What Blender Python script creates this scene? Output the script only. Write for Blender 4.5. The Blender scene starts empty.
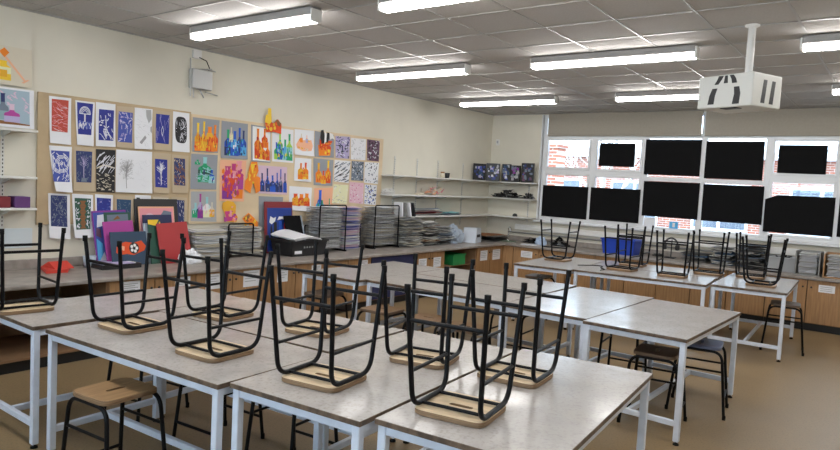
import bpy, bmesh, math, random
from mathutils import Vector, Matrix

ART = [
  ('red_print', [[-7.896, 2.378], [-7.691, 2.381], [-7.69, 1.93], [-7.884, 1.936]], [[-7.871, 2.353], [-7.715, 2.356], [-7.722, 2.047], [-7.87, 2.05]]),
  ('mushroom_print', [[-7.652, 2.369], [-7.46, 2.371], [-7.47, 1.934], [-7.632, 1.938]], [[-7.636, 2.353], [-7.478, 2.353], [-7.493, 2.042], [-7.623, 2.043]]),
  ('blue_a', [[-7.451, 2.378], [-7.249, 2.379], [-7.244, 1.944], [-7.447, 1.939]], [[-7.418, 2.311], [-7.263, 2.315], [-7.266, 2.004], [-7.42, 2.001]]),
  ('blue_b', [[-7.234, 2.365], [-7.046, 2.373], [-7.048, 1.941], [-7.229, 1.945]], [[-7.213, 2.312], [-7.061, 2.314], [-7.066, 2.0], [-7.22, 2.0]]),
  ('sketch_feather', [[-7.041, 2.373], [-6.838, 2.378], [-6.841, 1.948], [-7.042, 1.941]], None),
  ('blue_tan', [[-6.834, 2.373], [-6.605, 2.374], [-6.608, 1.947], [-6.813, 1.95]], [[-6.797, 2.336], [-6.633, 2.338], [-6.639, 2.019], [-6.797, 2.022]]),
  ('black_oval', [[-6.593, 2.386], [-6.389, 2.386], [-6.374, 1.947], [-6.593, 1.945]], [[-6.568, 2.337], [-6.42, 2.336], [-6.41, 2.04], [-6.559, 2.046]]),
  ('swirl_blue', [[-7.889, 1.911], [-7.677, 1.913], [-7.684, 1.468], [-7.837, 1.478]], [[-7.87, 1.866], [-7.699, 1.867], [-7.702, 1.569], [-7.852, 1.569]]),
  ('indigo_tan', [[-7.66, 1.92], [-7.451, 1.912], [-7.441, 1.481], [-7.658, 1.482]], [[-7.638, 1.879], [-7.477, 1.879], [-7.483, 1.57], [-7.631, 1.571]]),
  ('black_scene', [[-7.44, 1.909], [-7.237, 1.911], [-7.241, 1.472], [-7.431, 1.48]], None),
  ('tree_sketch', [[-7.23, 1.92], [-6.831, 1.921], [-6.824, 1.473], [-7.234, 1.481]], None),
  ('tree_blue', [[-6.813, 1.917], [-6.604, 1.917], [-6.62, 1.476], [-6.807, 1.478]], [[-6.796, 1.851], [-6.648, 1.848], [-6.643, 1.539], [-6.787, 1.544]]),
  ('rust_print', [[-6.596, 1.912], [-6.383, 1.908], [-6.384, 1.484], [-6.579, 1.487]], [[-6.567, 1.875], [-6.428, 1.87], [-6.418, 1.568], [-6.558, 1.572]]),
  ('grey_weave', [[-7.891, 1.458], [-7.687, 1.448], [-7.683, 1.009], [-7.876, 1.026]], [[-7.867, 1.439], [-7.715, 1.432], [-7.71, 1.128], [-7.863, 1.141]]),
  ('totem', [[-7.668, 1.456], [-7.461, 1.446], [-7.452, 1.02], [-7.644, 1.017]], [[-7.643, 1.415], [-7.48, 1.409], [-7.488, 1.103], [-7.627, 1.1]]),
  ('blue_c', [[-7.441, 1.456], [-7.254, 1.449], [-7.254, 1.003], [-7.421, 1.009]], [[-7.424, 1.42], [-7.274, 1.412], [-7.278, 1.128], [-7.414, 1.136]]),
  ('teal_tan', [[-7.233, 1.45], [-7.025, 1.442], [-7.02, 0.994], [-7.218, 1.001]], [[-7.215, 1.408], [-7.057, 1.4], [-7.056, 1.123], [-7.204, 1.132]]),
  ('white_sketch', [[-7.014, 1.455], [-6.831, 1.45], [-6.822, 0.987], [-7.0, 0.993]], None),
  ('tan_blank', [[-6.819, 1.45], [-6.61, 1.446], [-6.6, 0.979], [-6.801, 0.986]], None),
  ('navy_strip', [[-6.585, 1.443], [-6.388, 1.431], [-6.378, 0.994], [-6.566, 1.0]], [[-6.559, 1.409], [-6.42, 1.401], [-6.416, 1.121], [-6.548, 1.13]]),
  ('orange_bottles_grey', [[-6.343, 2.35], [-5.982, 2.352], [-5.994, 1.968], [-6.341, 1.958]], None),
  ('blue_bottles_grey', [[-5.954, 2.352], [-5.568, 2.351], [-5.559, 1.916], [-5.953, 1.912]], None),
  ('red_bottles_mount', [[-5.522, 2.35], [-5.209, 2.343], [-5.199, 1.894], [-5.502, 1.897]], [[-5.496, 2.334], [-5.217, 2.327], [-5.207, 1.91], [-5.481, 1.915]]),
  ('green_bottles_white', [[-5.185, 2.353], [-4.822, 2.349], [-4.809, 1.915], [-5.171, 1.916]], None),
  ('still_life', [[-4.806, 2.363], [-4.45, 2.375], [-4.443, 2.025], [-4.798, 2.028]], None),
  ('fire_grey', [[-4.437, 2.375], [-4.062, 2.351], [-4.048, 2.032], [-4.424, 2.024]], None),
  ('green_bottle_grey', [[-6.35, 1.936], [-5.993, 1.943], [-6.002, 1.534], [-6.352, 1.533]], None),
  ('magenta_bottles', [[-5.959, 1.889], [-5.572, 1.898], [-5.596, 1.395], [-5.951, 1.401]], None),
  ('lilac_blue', [[-5.384, 1.855], [-4.911, 1.854], [-4.898, 1.493], [-5.365, 1.502]], None),
  ('orange_small_white', [[-4.778, 1.988], [-4.479, 1.989], [-4.48, 1.673], [-4.79, 1.682]], None),
  ('orange_grey_tall', [[-4.442, 2.001], [-4.05, 1.999], [-4.057, 1.63], [-4.421, 1.635]], None),
  ('pastel_bottles', [[-6.338, 1.504], [-5.995, 1.513], [-5.987, 1.15], [-6.335, 1.165]], None),
  ('blank_grey', [[-5.362, 1.467], [-4.96, 1.46], [-4.944, 1.011], [-5.338, 1.028]], None),
  ('orange_white', [[-4.858, 1.608], [-4.447, 1.597], [-4.457, 1.265], [-4.854, 1.289]], None),
  ('peach_bluebottle', [[-4.403, 1.59], [-4.039, 1.607], [-4.031, 1.215], [-4.394, 1.232]], None),
  ('pat_navy', [[-4.033, 2.34], [-3.726, 2.354], [-3.735, 2.035], [-4.013, 2.034]], None),
  ('pat_white', [[-3.708, 2.342], [-3.374, 2.35], [-3.377, 2.034], [-3.696, 2.03]], None),
  ('pat_dark', [[-3.354, 2.352], [-3.056, 2.349], [-3.064, 2.033], [-3.334, 2.037]], None),
  ('pat_diag', [[-4.028, 2.003], [-3.694, 2.003], [-3.72, 1.683], [-4.027, 1.697]], None),
  ('pat_greyblue', [[-3.669, 2.008], [-3.402, 2.01], [-3.402, 1.723], [-3.667, 1.725]], None),
  ('pat_spot', [[-3.382, 2.009], [-3.053, 2.013], [-3.062, 1.688], [-3.38, 1.699]], None),
  ('pat_yellow', [[-4.024, 1.656], [-3.718, 1.653], [-3.74, 1.375], [-4.05, 1.387]], None),
  ('pat_pink', [[-3.693, 1.701], [-3.384, 1.693], [-3.378, 1.376], [-3.69, 1.397]], None),
  ('pat_blue', [[-3.358, 1.67], [-3.075, 1.669], [-3.09, 1.362], [-3.355, 1.377]], None),
  ('cut_yellow', [[-5.334, 2.588], [-5.054, 2.597], [-5.038, 2.269], [-5.319, 2.277]], None),
  ('cut_fire', [[-5.609, 1.895], [-5.368, 1.909], [-5.349, 1.493], [-5.597, 1.489]], None),
  ('cut_pink', [[-5.933, 1.406], [-5.678, 1.401], [-5.667, 1.135], [-5.923, 1.147]], None),
  ('cut_house', [[-5.615, 1.259], [-5.373, 1.252], [-5.361, 0.991], [-5.604, 1.005]], None),
  ('cut_hands', [[-4.367, 2.406], [-3.993, 2.393], [-4.111, 2.178], [-4.392, 2.116]], None)]
C = bpy.context.scene.collection
PI = math.pi
R = math.radians
XL, YB, H = -0.20, 0.33, 3.132          # left wall, window wall, ceiling
XR, YF = 8.25, -12.9                    # right wall, wall behind the camera
WZ = 0.74                               # worktop height
TZ = 0.76                               # table height

# ------------------------------------------------------------------ materials
MATS = {}
def mat(name, col, rough=0.6, metal=0.0, var=0.0, scale=8.0, spec=0.5, bump=0.0, stretch=None, emit=0.0, col2=None, detail=4.0, coat=0.0):
    if name in MATS: return MATS[name]
    m = bpy.data.materials.new(name); m.use_nodes = True
    nt = m.node_tree; b = nt.nodes['Principled BSDF']
    b.inputs['Base Color'].default_value = (*col, 1)
    b.inputs['Roughness'].default_value = rough
    b.inputs['Metallic'].default_value = metal
    b.inputs['Specular IOR Level'].default_value = spec
    b.inputs['Coat Weight'].default_value = coat
    if emit:
        b.inputs['Emission Color'].default_value = (*col, 1); b.inputs['Emission Strength'].default_value = emit
    if var or bump or col2:
        tc = nt.nodes.new('ShaderNodeTexCoord'); mp = nt.nodes.new('ShaderNodeMapping')
        nt.links.new(tc.outputs['Object'], mp.inputs['Vector'])
        if stretch: mp.inputs['Scale'].default_value = stretch
        n = nt.nodes.new('ShaderNodeTexNoise'); n.inputs['Scale'].default_value = scale; n.inputs['Detail'].default_value = detail
        nt.links.new(mp.outputs[0], n.inputs['Vector'])
        if var or col2:
            cr = nt.nodes.new('ShaderNodeValToRGB')
            c2 = col2 or tuple(max(0, c*(1-var)) for c in col)
            c1 = col if col2 else tuple(min(1, c*(1+var)) for c in col)
            cr.color_ramp.elements[0].position = 0.35; cr.color_ramp.elements[1].position = 0.65
            cr.color_ramp.elements[0].color = (*c2, 1); cr.color_ramp.elements[1].color = (*c1, 1)
            nt.links.new(n.outputs['Fac'], cr.inputs[0]); nt.links.new(cr.outputs[0], b.inputs['Base Color'])
        if bump:
            bp = nt.nodes.new('ShaderNodeBump'); bp.inputs['Strength'].default_value = bump; bp.inputs['Distance'].default_value = 0.01
            nt.links.new(n.outputs['Fac'], bp.inputs['Height']); nt.links.new(bp.outputs[0], b.inputs['Normal'])
    MATS[name] = m
    return m

def two_noise(name, col, blotch, speck, rough, s1, s2, amt1=0.6, amt2=0.5, spec=0.5, roughvar=0.0, lo1=0.42, hi1=0.68):
    m = mat(name, col, rough, spec=spec); nt = m.node_tree; b = nt.nodes['Principled BSDF']
    tc = nt.nodes.new('ShaderNodeTexCoord')
    def layer(prev, c, s, lo, hi, amt, det):
        n = nt.nodes.new('ShaderNodeTexNoise'); n.inputs['Scale'].default_value = s; n.inputs['Detail'].default_value = det
        nt.links.new(tc.outputs['Object'], n.inputs['Vector'])
        r = nt.nodes.new('ShaderNodeMapRange'); r.inputs[1].default_value = lo; r.inputs[2].default_value = hi; r.inputs[4].default_value = amt
        nt.links.new(n.outputs['Fac'], r.inputs[0])
        x = nt.nodes.new('ShaderNodeMix'); x.data_type = 'RGBA'
        nt.links.new(r.outputs[0], x.inputs[0])
        if prev is None: x.inputs[6].default_value = (*col, 1)
        else: nt.links.new(prev, x.inputs[6])
        x.inputs[7].default_value = (*c, 1)
        return x.outputs[2], n
    o, n1 = layer(None, blotch, s1, lo1, hi1, amt1, 6)
    o, n2 = layer(o, speck, s2, 0.5, 0.72, amt2, 3)
    nt.links.new(o, b.inputs['Base Color'])
    if roughvar:
        r = nt.nodes.new('ShaderNodeMapRange'); r.inputs[1].default_value = 0.35; r.inputs[2].default_value = 0.65
        r.inputs[3].default_value = rough-roughvar; r.inputs[4].default_value = rough+roughvar
        nt.links.new(n1.outputs['Fac'], r.inputs[0]); nt.links.new(r.outputs[0], b.inputs['Roughness'])
    return m

WALL = mat('wall_paint', (0.68, 0.645, 0.545), 0.75, var=0.04, scale=1.5)
CEIL = mat('ceiling_tile', (0.46, 0.44, 0.42), 0.9, var=0.05, scale=60)
CBAR = mat('ceiling_bar', (0.33, 0.32, 0.30), 0.28)
FLOOR = two_noise('floor_vinyl', (0.285, 0.197, 0.102), (0.22, 0.153, 0.083), (0.11, 0.08, 0.047), 0.42, 3.0, 70, 0.35, 0.5, spec=0.35, lo1=0.3, hi1=0.75)
TOP = two_noise('table_laminate', (0.49, 0.455, 0.425), (0.34, 0.315, 0.295), (0.25, 0.225, 0.205), 0.20, 5.0, 60, 0.75, 0.45, roughvar=0.05, lo1=0.36, hi1=0.72)
EDGE = mat('table_edge', (0.12, 0.08, 0.052), 0.5, var=0.4, scale=20)
STEEL = mat('white_steel', (0.66, 0.71, 0.80), 0.35, var=0.05, scale=12)
BLACK = mat('black_steel', (0.004, 0.004, 0.005), 0.42, spec=0.18)
RUBBER = mat('black_rubber', (0.005, 0.005, 0.005), 0.7, spec=0.15)
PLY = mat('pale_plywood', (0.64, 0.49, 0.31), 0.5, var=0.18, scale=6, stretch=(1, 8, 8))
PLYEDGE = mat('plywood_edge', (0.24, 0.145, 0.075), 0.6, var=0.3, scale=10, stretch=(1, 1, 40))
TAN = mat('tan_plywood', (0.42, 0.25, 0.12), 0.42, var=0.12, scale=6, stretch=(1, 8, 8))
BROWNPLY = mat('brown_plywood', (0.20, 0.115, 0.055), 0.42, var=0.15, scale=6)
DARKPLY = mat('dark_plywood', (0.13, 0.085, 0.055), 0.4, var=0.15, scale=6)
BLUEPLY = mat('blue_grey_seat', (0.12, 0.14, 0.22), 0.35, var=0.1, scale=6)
OAK = mat('oak_door', (0.37, 0.205, 0.09), 0.5, var=0.14, scale=5, stretch=(9, 9, 0.7))
OAKIN = mat('oak_inside', (0.27, 0.15, 0.075), 0.6, var=0.12, scale=5)
WORK = mat('worktop_laminate', (0.30, 0.265, 0.235), 0.36, var=0.18, scale=9)
PLINTH = mat('black_plinth', (0.012, 0.012, 0.013), 0.5)
PVC = mat('white_frame', (0.72, 0.73, 0.74), 0.35)
WHITE = mat('white_paint', (0.74, 0.73, 0.70), 0.5)
SHELF = mat('shelf_white', (0.72, 0.71, 0.67), 0.5)
RAIL = mat('slotted_rail', (0.62, 0.61, 0.57), 0.45)
PAPER = mat('white_paper', (0.78, 0.79, 0.82), 0.8)
PAPER2 = mat('grey_paper', (0.60, 0.59, 0.56), 0.85)
PAPER3 = mat('dark_grey_paper', (0.25, 0.25, 0.24), 0.85)
TANPAPER = mat('tan_paper', (0.52, 0.42, 0.29), 0.85)
GREYSHEET = mat('grey_sheet', (0.30, 0.32, 0.35), 0.85)
SUGAR = mat('black_paper', (0.0045, 0.0045, 0.005), 0.9, spec=0.2)
BOARD1 = mat('tan_board', (0.50, 0.38, 0.235), 0.9, var=0.08, scale=4)
BOARD2 = mat('cream_board', (0.70, 0.56, 0.37), 0.9, var=0.05, scale=4)
BLIND = mat('blind_fabric', (0.33, 0.30, 0.25), 0.85, var=0.03, scale=30)
METALG = mat('grey_metal', (0.42, 0.42, 0.41), 0.4, metal=0.4)
CHROME = mat('chrome', (0.6, 0.6, 0.6), 0.2, metal=1.0)
BLACKPL = mat('black_plastic', (0.014, 0.014, 0.016), 0.42)
BLUEPL = mat('blue_plastic', (0.015, 0.06, 0.45), 0.4)
GREENPL = mat('green_plastic', (0.02, 0.30, 0.09), 0.4)
GREYPL = mat('grey_plastic', (0.36, 0.37, 0.38), 0.5)
CLEARPL = mat('cloudy_plastic', (0.38, 0.44, 0.52), 0.3)
NAVY = mat('navy_board', (0.02, 0.025, 0.09), 0.6)
WIRE = mat('rack_wire', (0.30, 0.30, 0.30), 0.4, metal=0.5)
DIFF = mat('tube_diffuser', (1.0, 0.985, 0.97), 0.5, emit=19.0)
LAMPG = mat('lamp_housing', (0.26, 0.25, 0.24), 0.5)

INK = {}
for n, c in dict(blue=(0.025,0.035,0.26), mid=(0.06,0.09,0.38), red=(0.50,0.075,0.05), black=(0.02,0.02,0.022), navy=(0.03,0.045,0.15), teal=(0.025,0.075,0.16),
                 rust=(0.14,0.07,0.12), pale=(0.70,0.71,0.78), cream=(0.66,0.60,0.48), pencil=(0.33,0.33,0.34), faint=(0.66,0.67,0.70), slate=(0.16,0.20,0.26),
                 orange=(0.85,0.24,0.02), fire=(0.72,0.08,0.015), yellow=(0.88,0.58,0.04), gold=(0.80,0.42,0.03), brown=(0.26,0.11,0.04),
                 green=(0.02,0.36,0.16), lime=(0.36,0.62,0.08), cobalt=(0.02,0.10,0.55), sky=(0.10,0.42,0.75), magenta=(0.55,0.05,0.22), plum=(0.24,0.04,0.30),
                 pink=(0.80,0.32,0.36), lilac=(0.68,0.50,0.62), peach=(0.85,0.45,0.28), aqua=(0.30,0.60,0.62), white=(0.80,0.80,0.80), lavender=(0.45,0.40,0.62),
                 lemon=(0.78,0.78,0.50), rose=(0.76,0.50,0.58), grey=(0.40,0.41,0.42), crimson=(0.42,0.02,0.025), dkgreen=(0.03,0.10,0.07), mauve=(0.42,0.06,0.30)).items():
    INK[n] = mat('ink_'+n, c, 0.75)

def glass():
    m = bpy.data.materials.new('window_glass'); m.use_nodes = True; nt = m.node_tree
    for n in list(nt.nodes): nt.nodes.remove(n)
    o = nt.nodes.new('ShaderNodeOutputMaterial'); mx = nt.nodes.new('ShaderNodeMixShader')
    t = nt.nodes.new('ShaderNodeBsdfTransparent'); t.inputs[0].default_value = (0.93, 0.96, 0.97, 1)
    g = nt.nodes.new('ShaderNodeBsdfGlossy'); g.inputs['Roughness'].default_value = 0.02
    f = nt.nodes.new('ShaderNodeFresnel'); f.inputs[0].default_value = 1.45
    nt.links.new(f.outputs[0], mx.inputs[0]); nt.links.new(t.outputs[0], mx.inputs[1]); nt.links.new(g.outputs[0], mx.inputs[2]); nt.links.new(mx.outputs[0], o.inputs[0])
    return m
GLASS = glass()

def brick():
    m = bpy.data.materials.new('brickwork'); m.use_nodes = True; nt = m.node_tree; b = nt.nodes['Principled BSDF']; b.inputs['Roughness'].default_value = 0.9
    tc = nt.nodes.new('ShaderNodeTexCoord'); mp = nt.nodes.new('ShaderNodeMapping'); mp.inputs['Rotation'].default_value = (R(90), 0, 0)
    t = nt.nodes.new('ShaderNodeTexBrick'); t.inputs['Scale'].default_value = 1.0
    t.inputs['Brick Width'].default_value = 0.23; t.inputs['Row Height'].default_value = 0.075; t.inputs['Mortar Size'].default_value = 0.008
    t.inputs['Color1'].default_value = (0.32, 0.10, 0.055, 1); t.inputs['Color2'].default_value = (0.22, 0.075, 0.05, 1); t.inputs['Mortar'].default_value = (0.45, 0.40, 0.36, 1)
    nt.links.new(tc.outputs['Object'], mp.inputs[0]); nt.links.new(mp.outputs[0], t.inputs['Vector']); nt.links.new(t.outputs['Color'], b.inputs['Base Color'])
    return m
BRICK = brick()

# ------------------------------------------------------------------ mesh builder
class MB:
    def __init__(s): s.bm = bmesh.new()
    def _add(s, vs, fs, mi=0, smooth=False):
        v = [s.bm.verts.new(p) for p in vs]
        for f in fs:
            try:
                F = s.bm.faces.new([v[i] for i in f]); F.material_index = mi; F.smooth = smooth
            except ValueError: pass
        return s
    def box(s, x0, x1, y0, y1, z0, z1, mi=0, bev=0.0, M=None, seg=1):
        t = bmesh.new()
        r = bmesh.ops.create_cube(t, size=1.0)
        for v in t.verts:
            v.co = Vector(((x0+x1)/2+v.co.x*(x1-x0), (y0+y1)/2+v.co.y*(y1-y0), (z0+z1)/2+v.co.z*(z1-z0)))
        if bev: bmesh.ops.bevel(t, geom=list(t.edges), offset=bev, segments=seg, affect='EDGES', profile=0.5)
        if M is not None: t.transform(M)
        t.verts.index_update()
        return s._add([v.co.copy() for v in t.verts], [[v.index for v in f.verts] for f in t.faces], mi)
    def tube(s, pts, r, mi=0, n=8, fil=0.0, seg=5):
        P = [Vector(p) for p in pts]
        if fil and len(P) > 2:
            Q = [P[0]]
            for i in range(1, len(P)-1):
                a, b, c = P[i-1], P[i], P[i+1]; d1 = (a-b).normalized(); d2 = (c-b).normalized()
                k = min(fil, (a-b).length*0.49, (c-b).length*0.49)
                for j in range(seg+1):
                    t = j/seg; Q.append((b+d1*k)*(1-t)**2 + b*2*t*(1-t) + (b+d2*k)*t*t)
            Q.append(P[-1]); P = Q
        vs, fs = [], []
        d = (P[1]-P[0]).normalized(); u = d.orthogonal().normalized()
        for i, p in enumerate(P):
            if i == 0: t = (P[1]-P[0])
            elif i == len(P)-1: t = P[-1]-P[-2]
            else: t = (P[i+1]-P[i]).normalized()+(P[i]-P[i-1]).normalized()
            t.normalize(); u = (u-t*u.dot(t)).normalized(); w = t.cross(u)
            rr = r[i] if isinstance(r, (list, tuple)) else r
            for k in range(n):
                a = 2*PI*k/n; vs.append(p+(u*math.cos(a)+w*math.sin(a))*rr)
        for i in range(len(P)-1):
            for k in range(n):
                k2 = (k+1) % n; fs.append((i*n+k, i*n+k2, (i+1)*n+k2, (i+1)*n+k))
        s._add(vs, fs, mi, True)
        s._add(vs[:n], [tuple(range(n-1, -1, -1))], mi); s._add(vs[-n:], [tuple(range(n))], mi)
        return s
    def lathe(s, prof, c=(0,0,0), n=20, mi=0):
        vs, fs = [], []
        for r, z in prof:
            for k in range(n):
                a = 2*PI*k/n; vs.append((c[0]+r*math.cos(a), c[1]+r*math.sin(a), c[2]+z))
        for i in range(len(prof)-1):
            for k in range(n):
                k2 = (k+1) % n; fs.append((i*n+k, i*n+k2, (i+1)*n+k2, (i+1)*n+k))
        return s._add(vs, fs, mi, True)
    def prism(s, poly, fn, d0, d1, mi=0):          # poly of (a,b); fn(a,b,d) -> point
        n = len(poly)
        vs = [fn(a, b, d0) for a, b in poly]+[fn(a, b, d1) for a, b in poly]
        fs = [tuple(range(n)), tuple(range(2*n-1, n-1, -1))]+[(i, i+n, (i+1) % n+n, (i+1) % n) for i in range(n)]
        return s._add(vs, fs, mi)
    def face(s, pts, mi=0): return s._add(pts, [tuple(range(len(pts)))], mi)
    def sheet(s, fn, nu, nv, th, mi=0):            # fn(u,v)->point, solid thin sheet, thickness along local normal z/x given by th vector
        th = Vector(th); vs = []
        for j in range(nv+1):
            for i in range(nu+1): vs.append(Vector(fn(i/nu, j/nv)))
        m = len(vs); vs += [v-th for v in vs]; fs = []
        w = nu+1
        for j in range(nv):
            for i in range(nu):
                a = j*w+i; fs += [(a, a+1, a+w+1, a+w), (m+a, m+a+w, m+a+w+1, m+a+1)]
        edge = [i for i in range(nu)]+[nu+w*j for j in range(nv)]+[nv*w+nu-i for i in range(nu)]+[w*(nv-j) for j in range(nv)]
        for k in range(len(edge)):
            a, b = edge[k], edge[(k+1) % len(edge)]; fs.append((a, a+m, b+m, b))
        return s._add(vs, fs, mi)
    def build(s, name, mats, parent=None, loc=None):
        me = bpy.data.meshes.new(name)
        bmesh.ops.recalc_face_normals(s.bm, faces=s.bm.faces) if len(s.bm.faces) < 20000 else None
        s.bm.to_mesh(me); s.bm.free()
        for m in (mats if isinstance(mats, (list, tuple)) else [mats]): me.materials.append(m)
        o = bpy.data.objects.new(name, me); C.objects.link(o)
        if parent is not None: o.parent = parent
        if loc is not None: o.location = loc
        return o

def tag(o, label=None, cat=None, group=None, kind=None):
    if label: o['label'] = label
    if cat: o['category'] = cat
    if group: o['group'] = group
    if kind: o['kind'] = kind
    return o
def thing(name, label, cat, loc=(0,0,0), rz=0.0, group=None):
    o = bpy.data.objects.new(name, None); C.objects.link(o); o.empty_display_size = 0.1
    o.location = loc; o.rotation_euler = (0, 0, rz)
    return tag(o, label, cat, group)
def struct(o): o['kind'] = 'structure'; return o
def copy_tree(o, parent=None):
    c = o.copy(); C.objects.link(c)
    if parent is not None: c.parent = parent; c.matrix_parent_inverse = o.matrix_parent_inverse.copy()
    for ch in list(o.children): copy_tree(ch, c)
    return c

# ------------------------------------------------------------------ room shell
struct(MB().box(XL-0.2, XR+0.2, YF-0.2, YB+0.15, -0.1, 0.0).build('floor', FLOOR))
struct(MB().box(XL-0.2, XR+0.2, YF-0.2, YB+0.3, H, H+0.12).build('ceiling', CEIL))
struct(MB().box(XL-0.2, XL, YF-0.2, YB+0.3, 0, H).build('wall_left', WALL))
struct(MB().box(XR, XR+0.2, YF-0.2, YB+0.3, 0, H).build('wall_right', WALL))
WX0, WX1, SILL = 0.90, 7.52, 1.165
wb = MB().box(XL, WX0, YB, YB+0.28, 0, H).box(WX1, XR, YB, YB+0.28, 0, H).box(WX0, WX1, YB, YB+0.28, 0, SILL).box(WX0, WX1, YB, YB+0.28, 3.11, H)
struct(wb.build('wall_back', WALL))
# the wall behind the camera, with a band of high windows in it
FX0, FX1, FZ0, FZ1 = 0.8, 7.6, 1.3, 2.6
wf = MB().box(XL, FX0, YF-0.2, YF, 0, H).box(FX1, XR, YF-0.2, YF, 0, H).box(FX0, FX1, YF-0.2, YF, 0, FZ0).box(FX0, FX1, YF-0.2, YF, FZ1, H)
struct(wf.build('wall_front', WALL))
w2 = MB()
for k in range(6):
    x = FX0+(FX1-FX0)*k/5; w2.box(x-0.04, x+0.04, YF-0.12, YF-0.05, FZ0, FZ1)
w2.box(FX0, FX1, YF-0.12, YF-0.05, FZ0, FZ0+0.07).box(FX0, FX1, YF-0.12, YF-0.05, FZ1-0.07, FZ1).box(FX0, FX1, YF-0.12, YF-0.05, 2.0, 2.06)
w2 = struct(w2.build('window_2', PVC))
struct(MB().box(FX0, FX1, YF-0.09, YF-0.085, FZ0, FZ1).build('pane', GLASS, w2))

# ceiling grid of T bars
cg = MB(); s = 0.6125
x = 1.95-4*s
while x < XR:
    if x > XL: cg.box(x-0.008, x+0.008, YF, YB, H-0.006, H+0.001)
    x += s
y = -4.98+9*s
while y > YF:
    if y < YB: cg.box(XL, XR, y-0.007, y+0.007, H-0.0065, H+0.001)
    y -= s
cg.box(XL, XL+0.03, YF, YB, H-0.012, H+0.001).box(XL, XR, YB-0.03, YB, H-0.012, H+0.001)
struct(cg.build('trim_1', CBAR))

# window wall: frame, panes, sill
MX = [0.93, 1.875, 2.80, 3.725, 4.66, 5.61, 6.55, 7.49]
TR = [2.085, 2.075, 2.01, 2.01, 2.10, 2.08, 2.05]
HD = 2.715
fy0, fy1 = YB+0.02, YB+0.09
w = MB()
for i, x in enumerate(MX):
    hw = 0.045 if 0 < i < 7 else 0.035
    w.box(x-hw, x+hw, fy0, fy1, SILL, 3.11)
w.box(MX[0], MX[-1], fy0-0.004, fy1-0.004, HD-0.03, HD+0.05).box(MX[0], MX[-1], fy0-0.004, fy1-0.004, 3.05, 3.11).box(MX[0], MX[-1], fy0-0.004, fy1-0.004, SILL, SILL+0.05)
for i in range(7):
    a, b = MX[i]+0.04, MX[i+1]-0.04
    w.box(a, b, fy0-0.002, fy1-0.002, TR[i]-0.035, TR[i]+0.035)
    if i in (0, 1, 4, 5):            # opening casements
        for z0, z1 in ((SILL+0.05, TR[i]-0.035), (TR[i]+0.035, HD-0.03)):
            q = 0.038
            w.box(a, a+q, fy0-0.014, fy1-0.02, z0, z1, 0, 0.004).box(b-q, b, fy0-0.014, fy1-0.02, z0, z1, 0, 0.004)
            w.box(a+q, b-q, fy0-0.014, fy1-0.02, z0, z0+q, 0, 0.004).box(a+q, b-q, fy0-0.014, fy1-0.02, z1-q, z1, 0, 0.004)
w1 = struct(w.build('window_1', PVC))
for i in range(7):
    a, b = MX[i]+0.03, MX[i+1]-0.03
    for z0, z1 in ((SILL+0.03, TR[i]-0.03), (TR[i]+0.03, HD-0.02), (HD+0.04, 3.06)):
        struct(MB().box(a, b, YB+0.058, YB+0.063, z0, z1).build('pane', GLASS, w1))
struct(MB().box(WX0-0.05, WX1+0.05, YB-0.10, YB+0.03, SILL-0.035, SILL+0.002, 0, 0.006).build('window_sill', PVC, w1))
struct(MB().box(WX0-0.02, WX0, YB-0.05, YB+0.02, SILL, 3.11).build('window_jamb', PVC, w1))
for i in (0, 1, 4):
    h = MB().box(MX[i]+0.07, MX[i]+0.09, fy0-0.03, fy0-0.01, TR[i]+0.25, TR[i]+0.36, 0, 0.003)
    struct(h.build('window_handle', WHITE, w1))
# dado trunking and heating pipe under the sill
struct(MB().box(0.45, XR, YB-0.055, YB, 0.955, 1.055, 0, 0.004).build('trim_2', WHITE))
struct(MB().tube([(0.3, YB-0.03, 0.90), (XR, YB-0.03, 0.90)], 0.014).build('trim_3', PAPER3))
struct(MB().box(XL, XL+0.03, YF, YB-0.03, WZ, WZ+0.09, 0, 0.004).build('trim_4', WORK))
struct(MB().box(XL+0.03, XR, YB-0.03, YB, WZ, WZ+0.09, 0, 0.004).build('trim_5', WORK))

# ------------------------------------------------------------------ outside
gnd = MB().box(-25, 30, YB+0.3, 40, -0.35, -0.3).build('ground', mat('tarmac', (0.30, 0.30, 0.31), 0.9, var=0.1, scale=3)); struct(gnd)
bl = thing('school_building', 'low red brick building seen outside through the classroom windows', 'building', (0, 12, -0.3))
bw = MB().box(-12, 12, 0, 0.4, 0, 3.3)
bw.build('wall', BRICK, bl)
MB().box(-12.2, 12.2, -0.35, 4, 3.3, 3.62, 0, 0.01).build('roof', mat('white_fascia', (0.62, 0.64, 0.68), 0.6), bl)
for k in range(8):
    x = -10.5+k*2.8
    f = MB().box(x, x+1.7, -0.05, 0.02, 1.0, 2.5)
    fo = f.build('window', PVC, bl)
    MB().box(x+0.08, x+0.80, -0.06, -0.05, 1.08, 2.42).box(x+0.90, x+1.62, -0.06, -0.05, 1.08, 2.42).build('glazing', mat('dark_glass', (0.10, 0.12, 0.15), 0.1), fo)
pr = MB().box(-0.55, 0.0, 0, 0.45, 0, 3.0).box(-0.60, 0.05, -0.05, 0.5, 3.0, 3.08).build('brick_pier', BRICK)
pr.location = (-0.05, 3.0, -0.3); tag(pr, 'red brick pier standing just outside the end window pane', 'pier')
rng = random.Random(4)
tr = thing('bare_tree', 'bare branched tree outside behind the end window pane', 'tree', (-0.6, 7.2, -0.3))
tk = MB(); br = MB()
tk.tube([(0,0,0), (0.05,0,1.0), (0.0,0.05,1.9)], [0.16, 0.12, 0.10])
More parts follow.
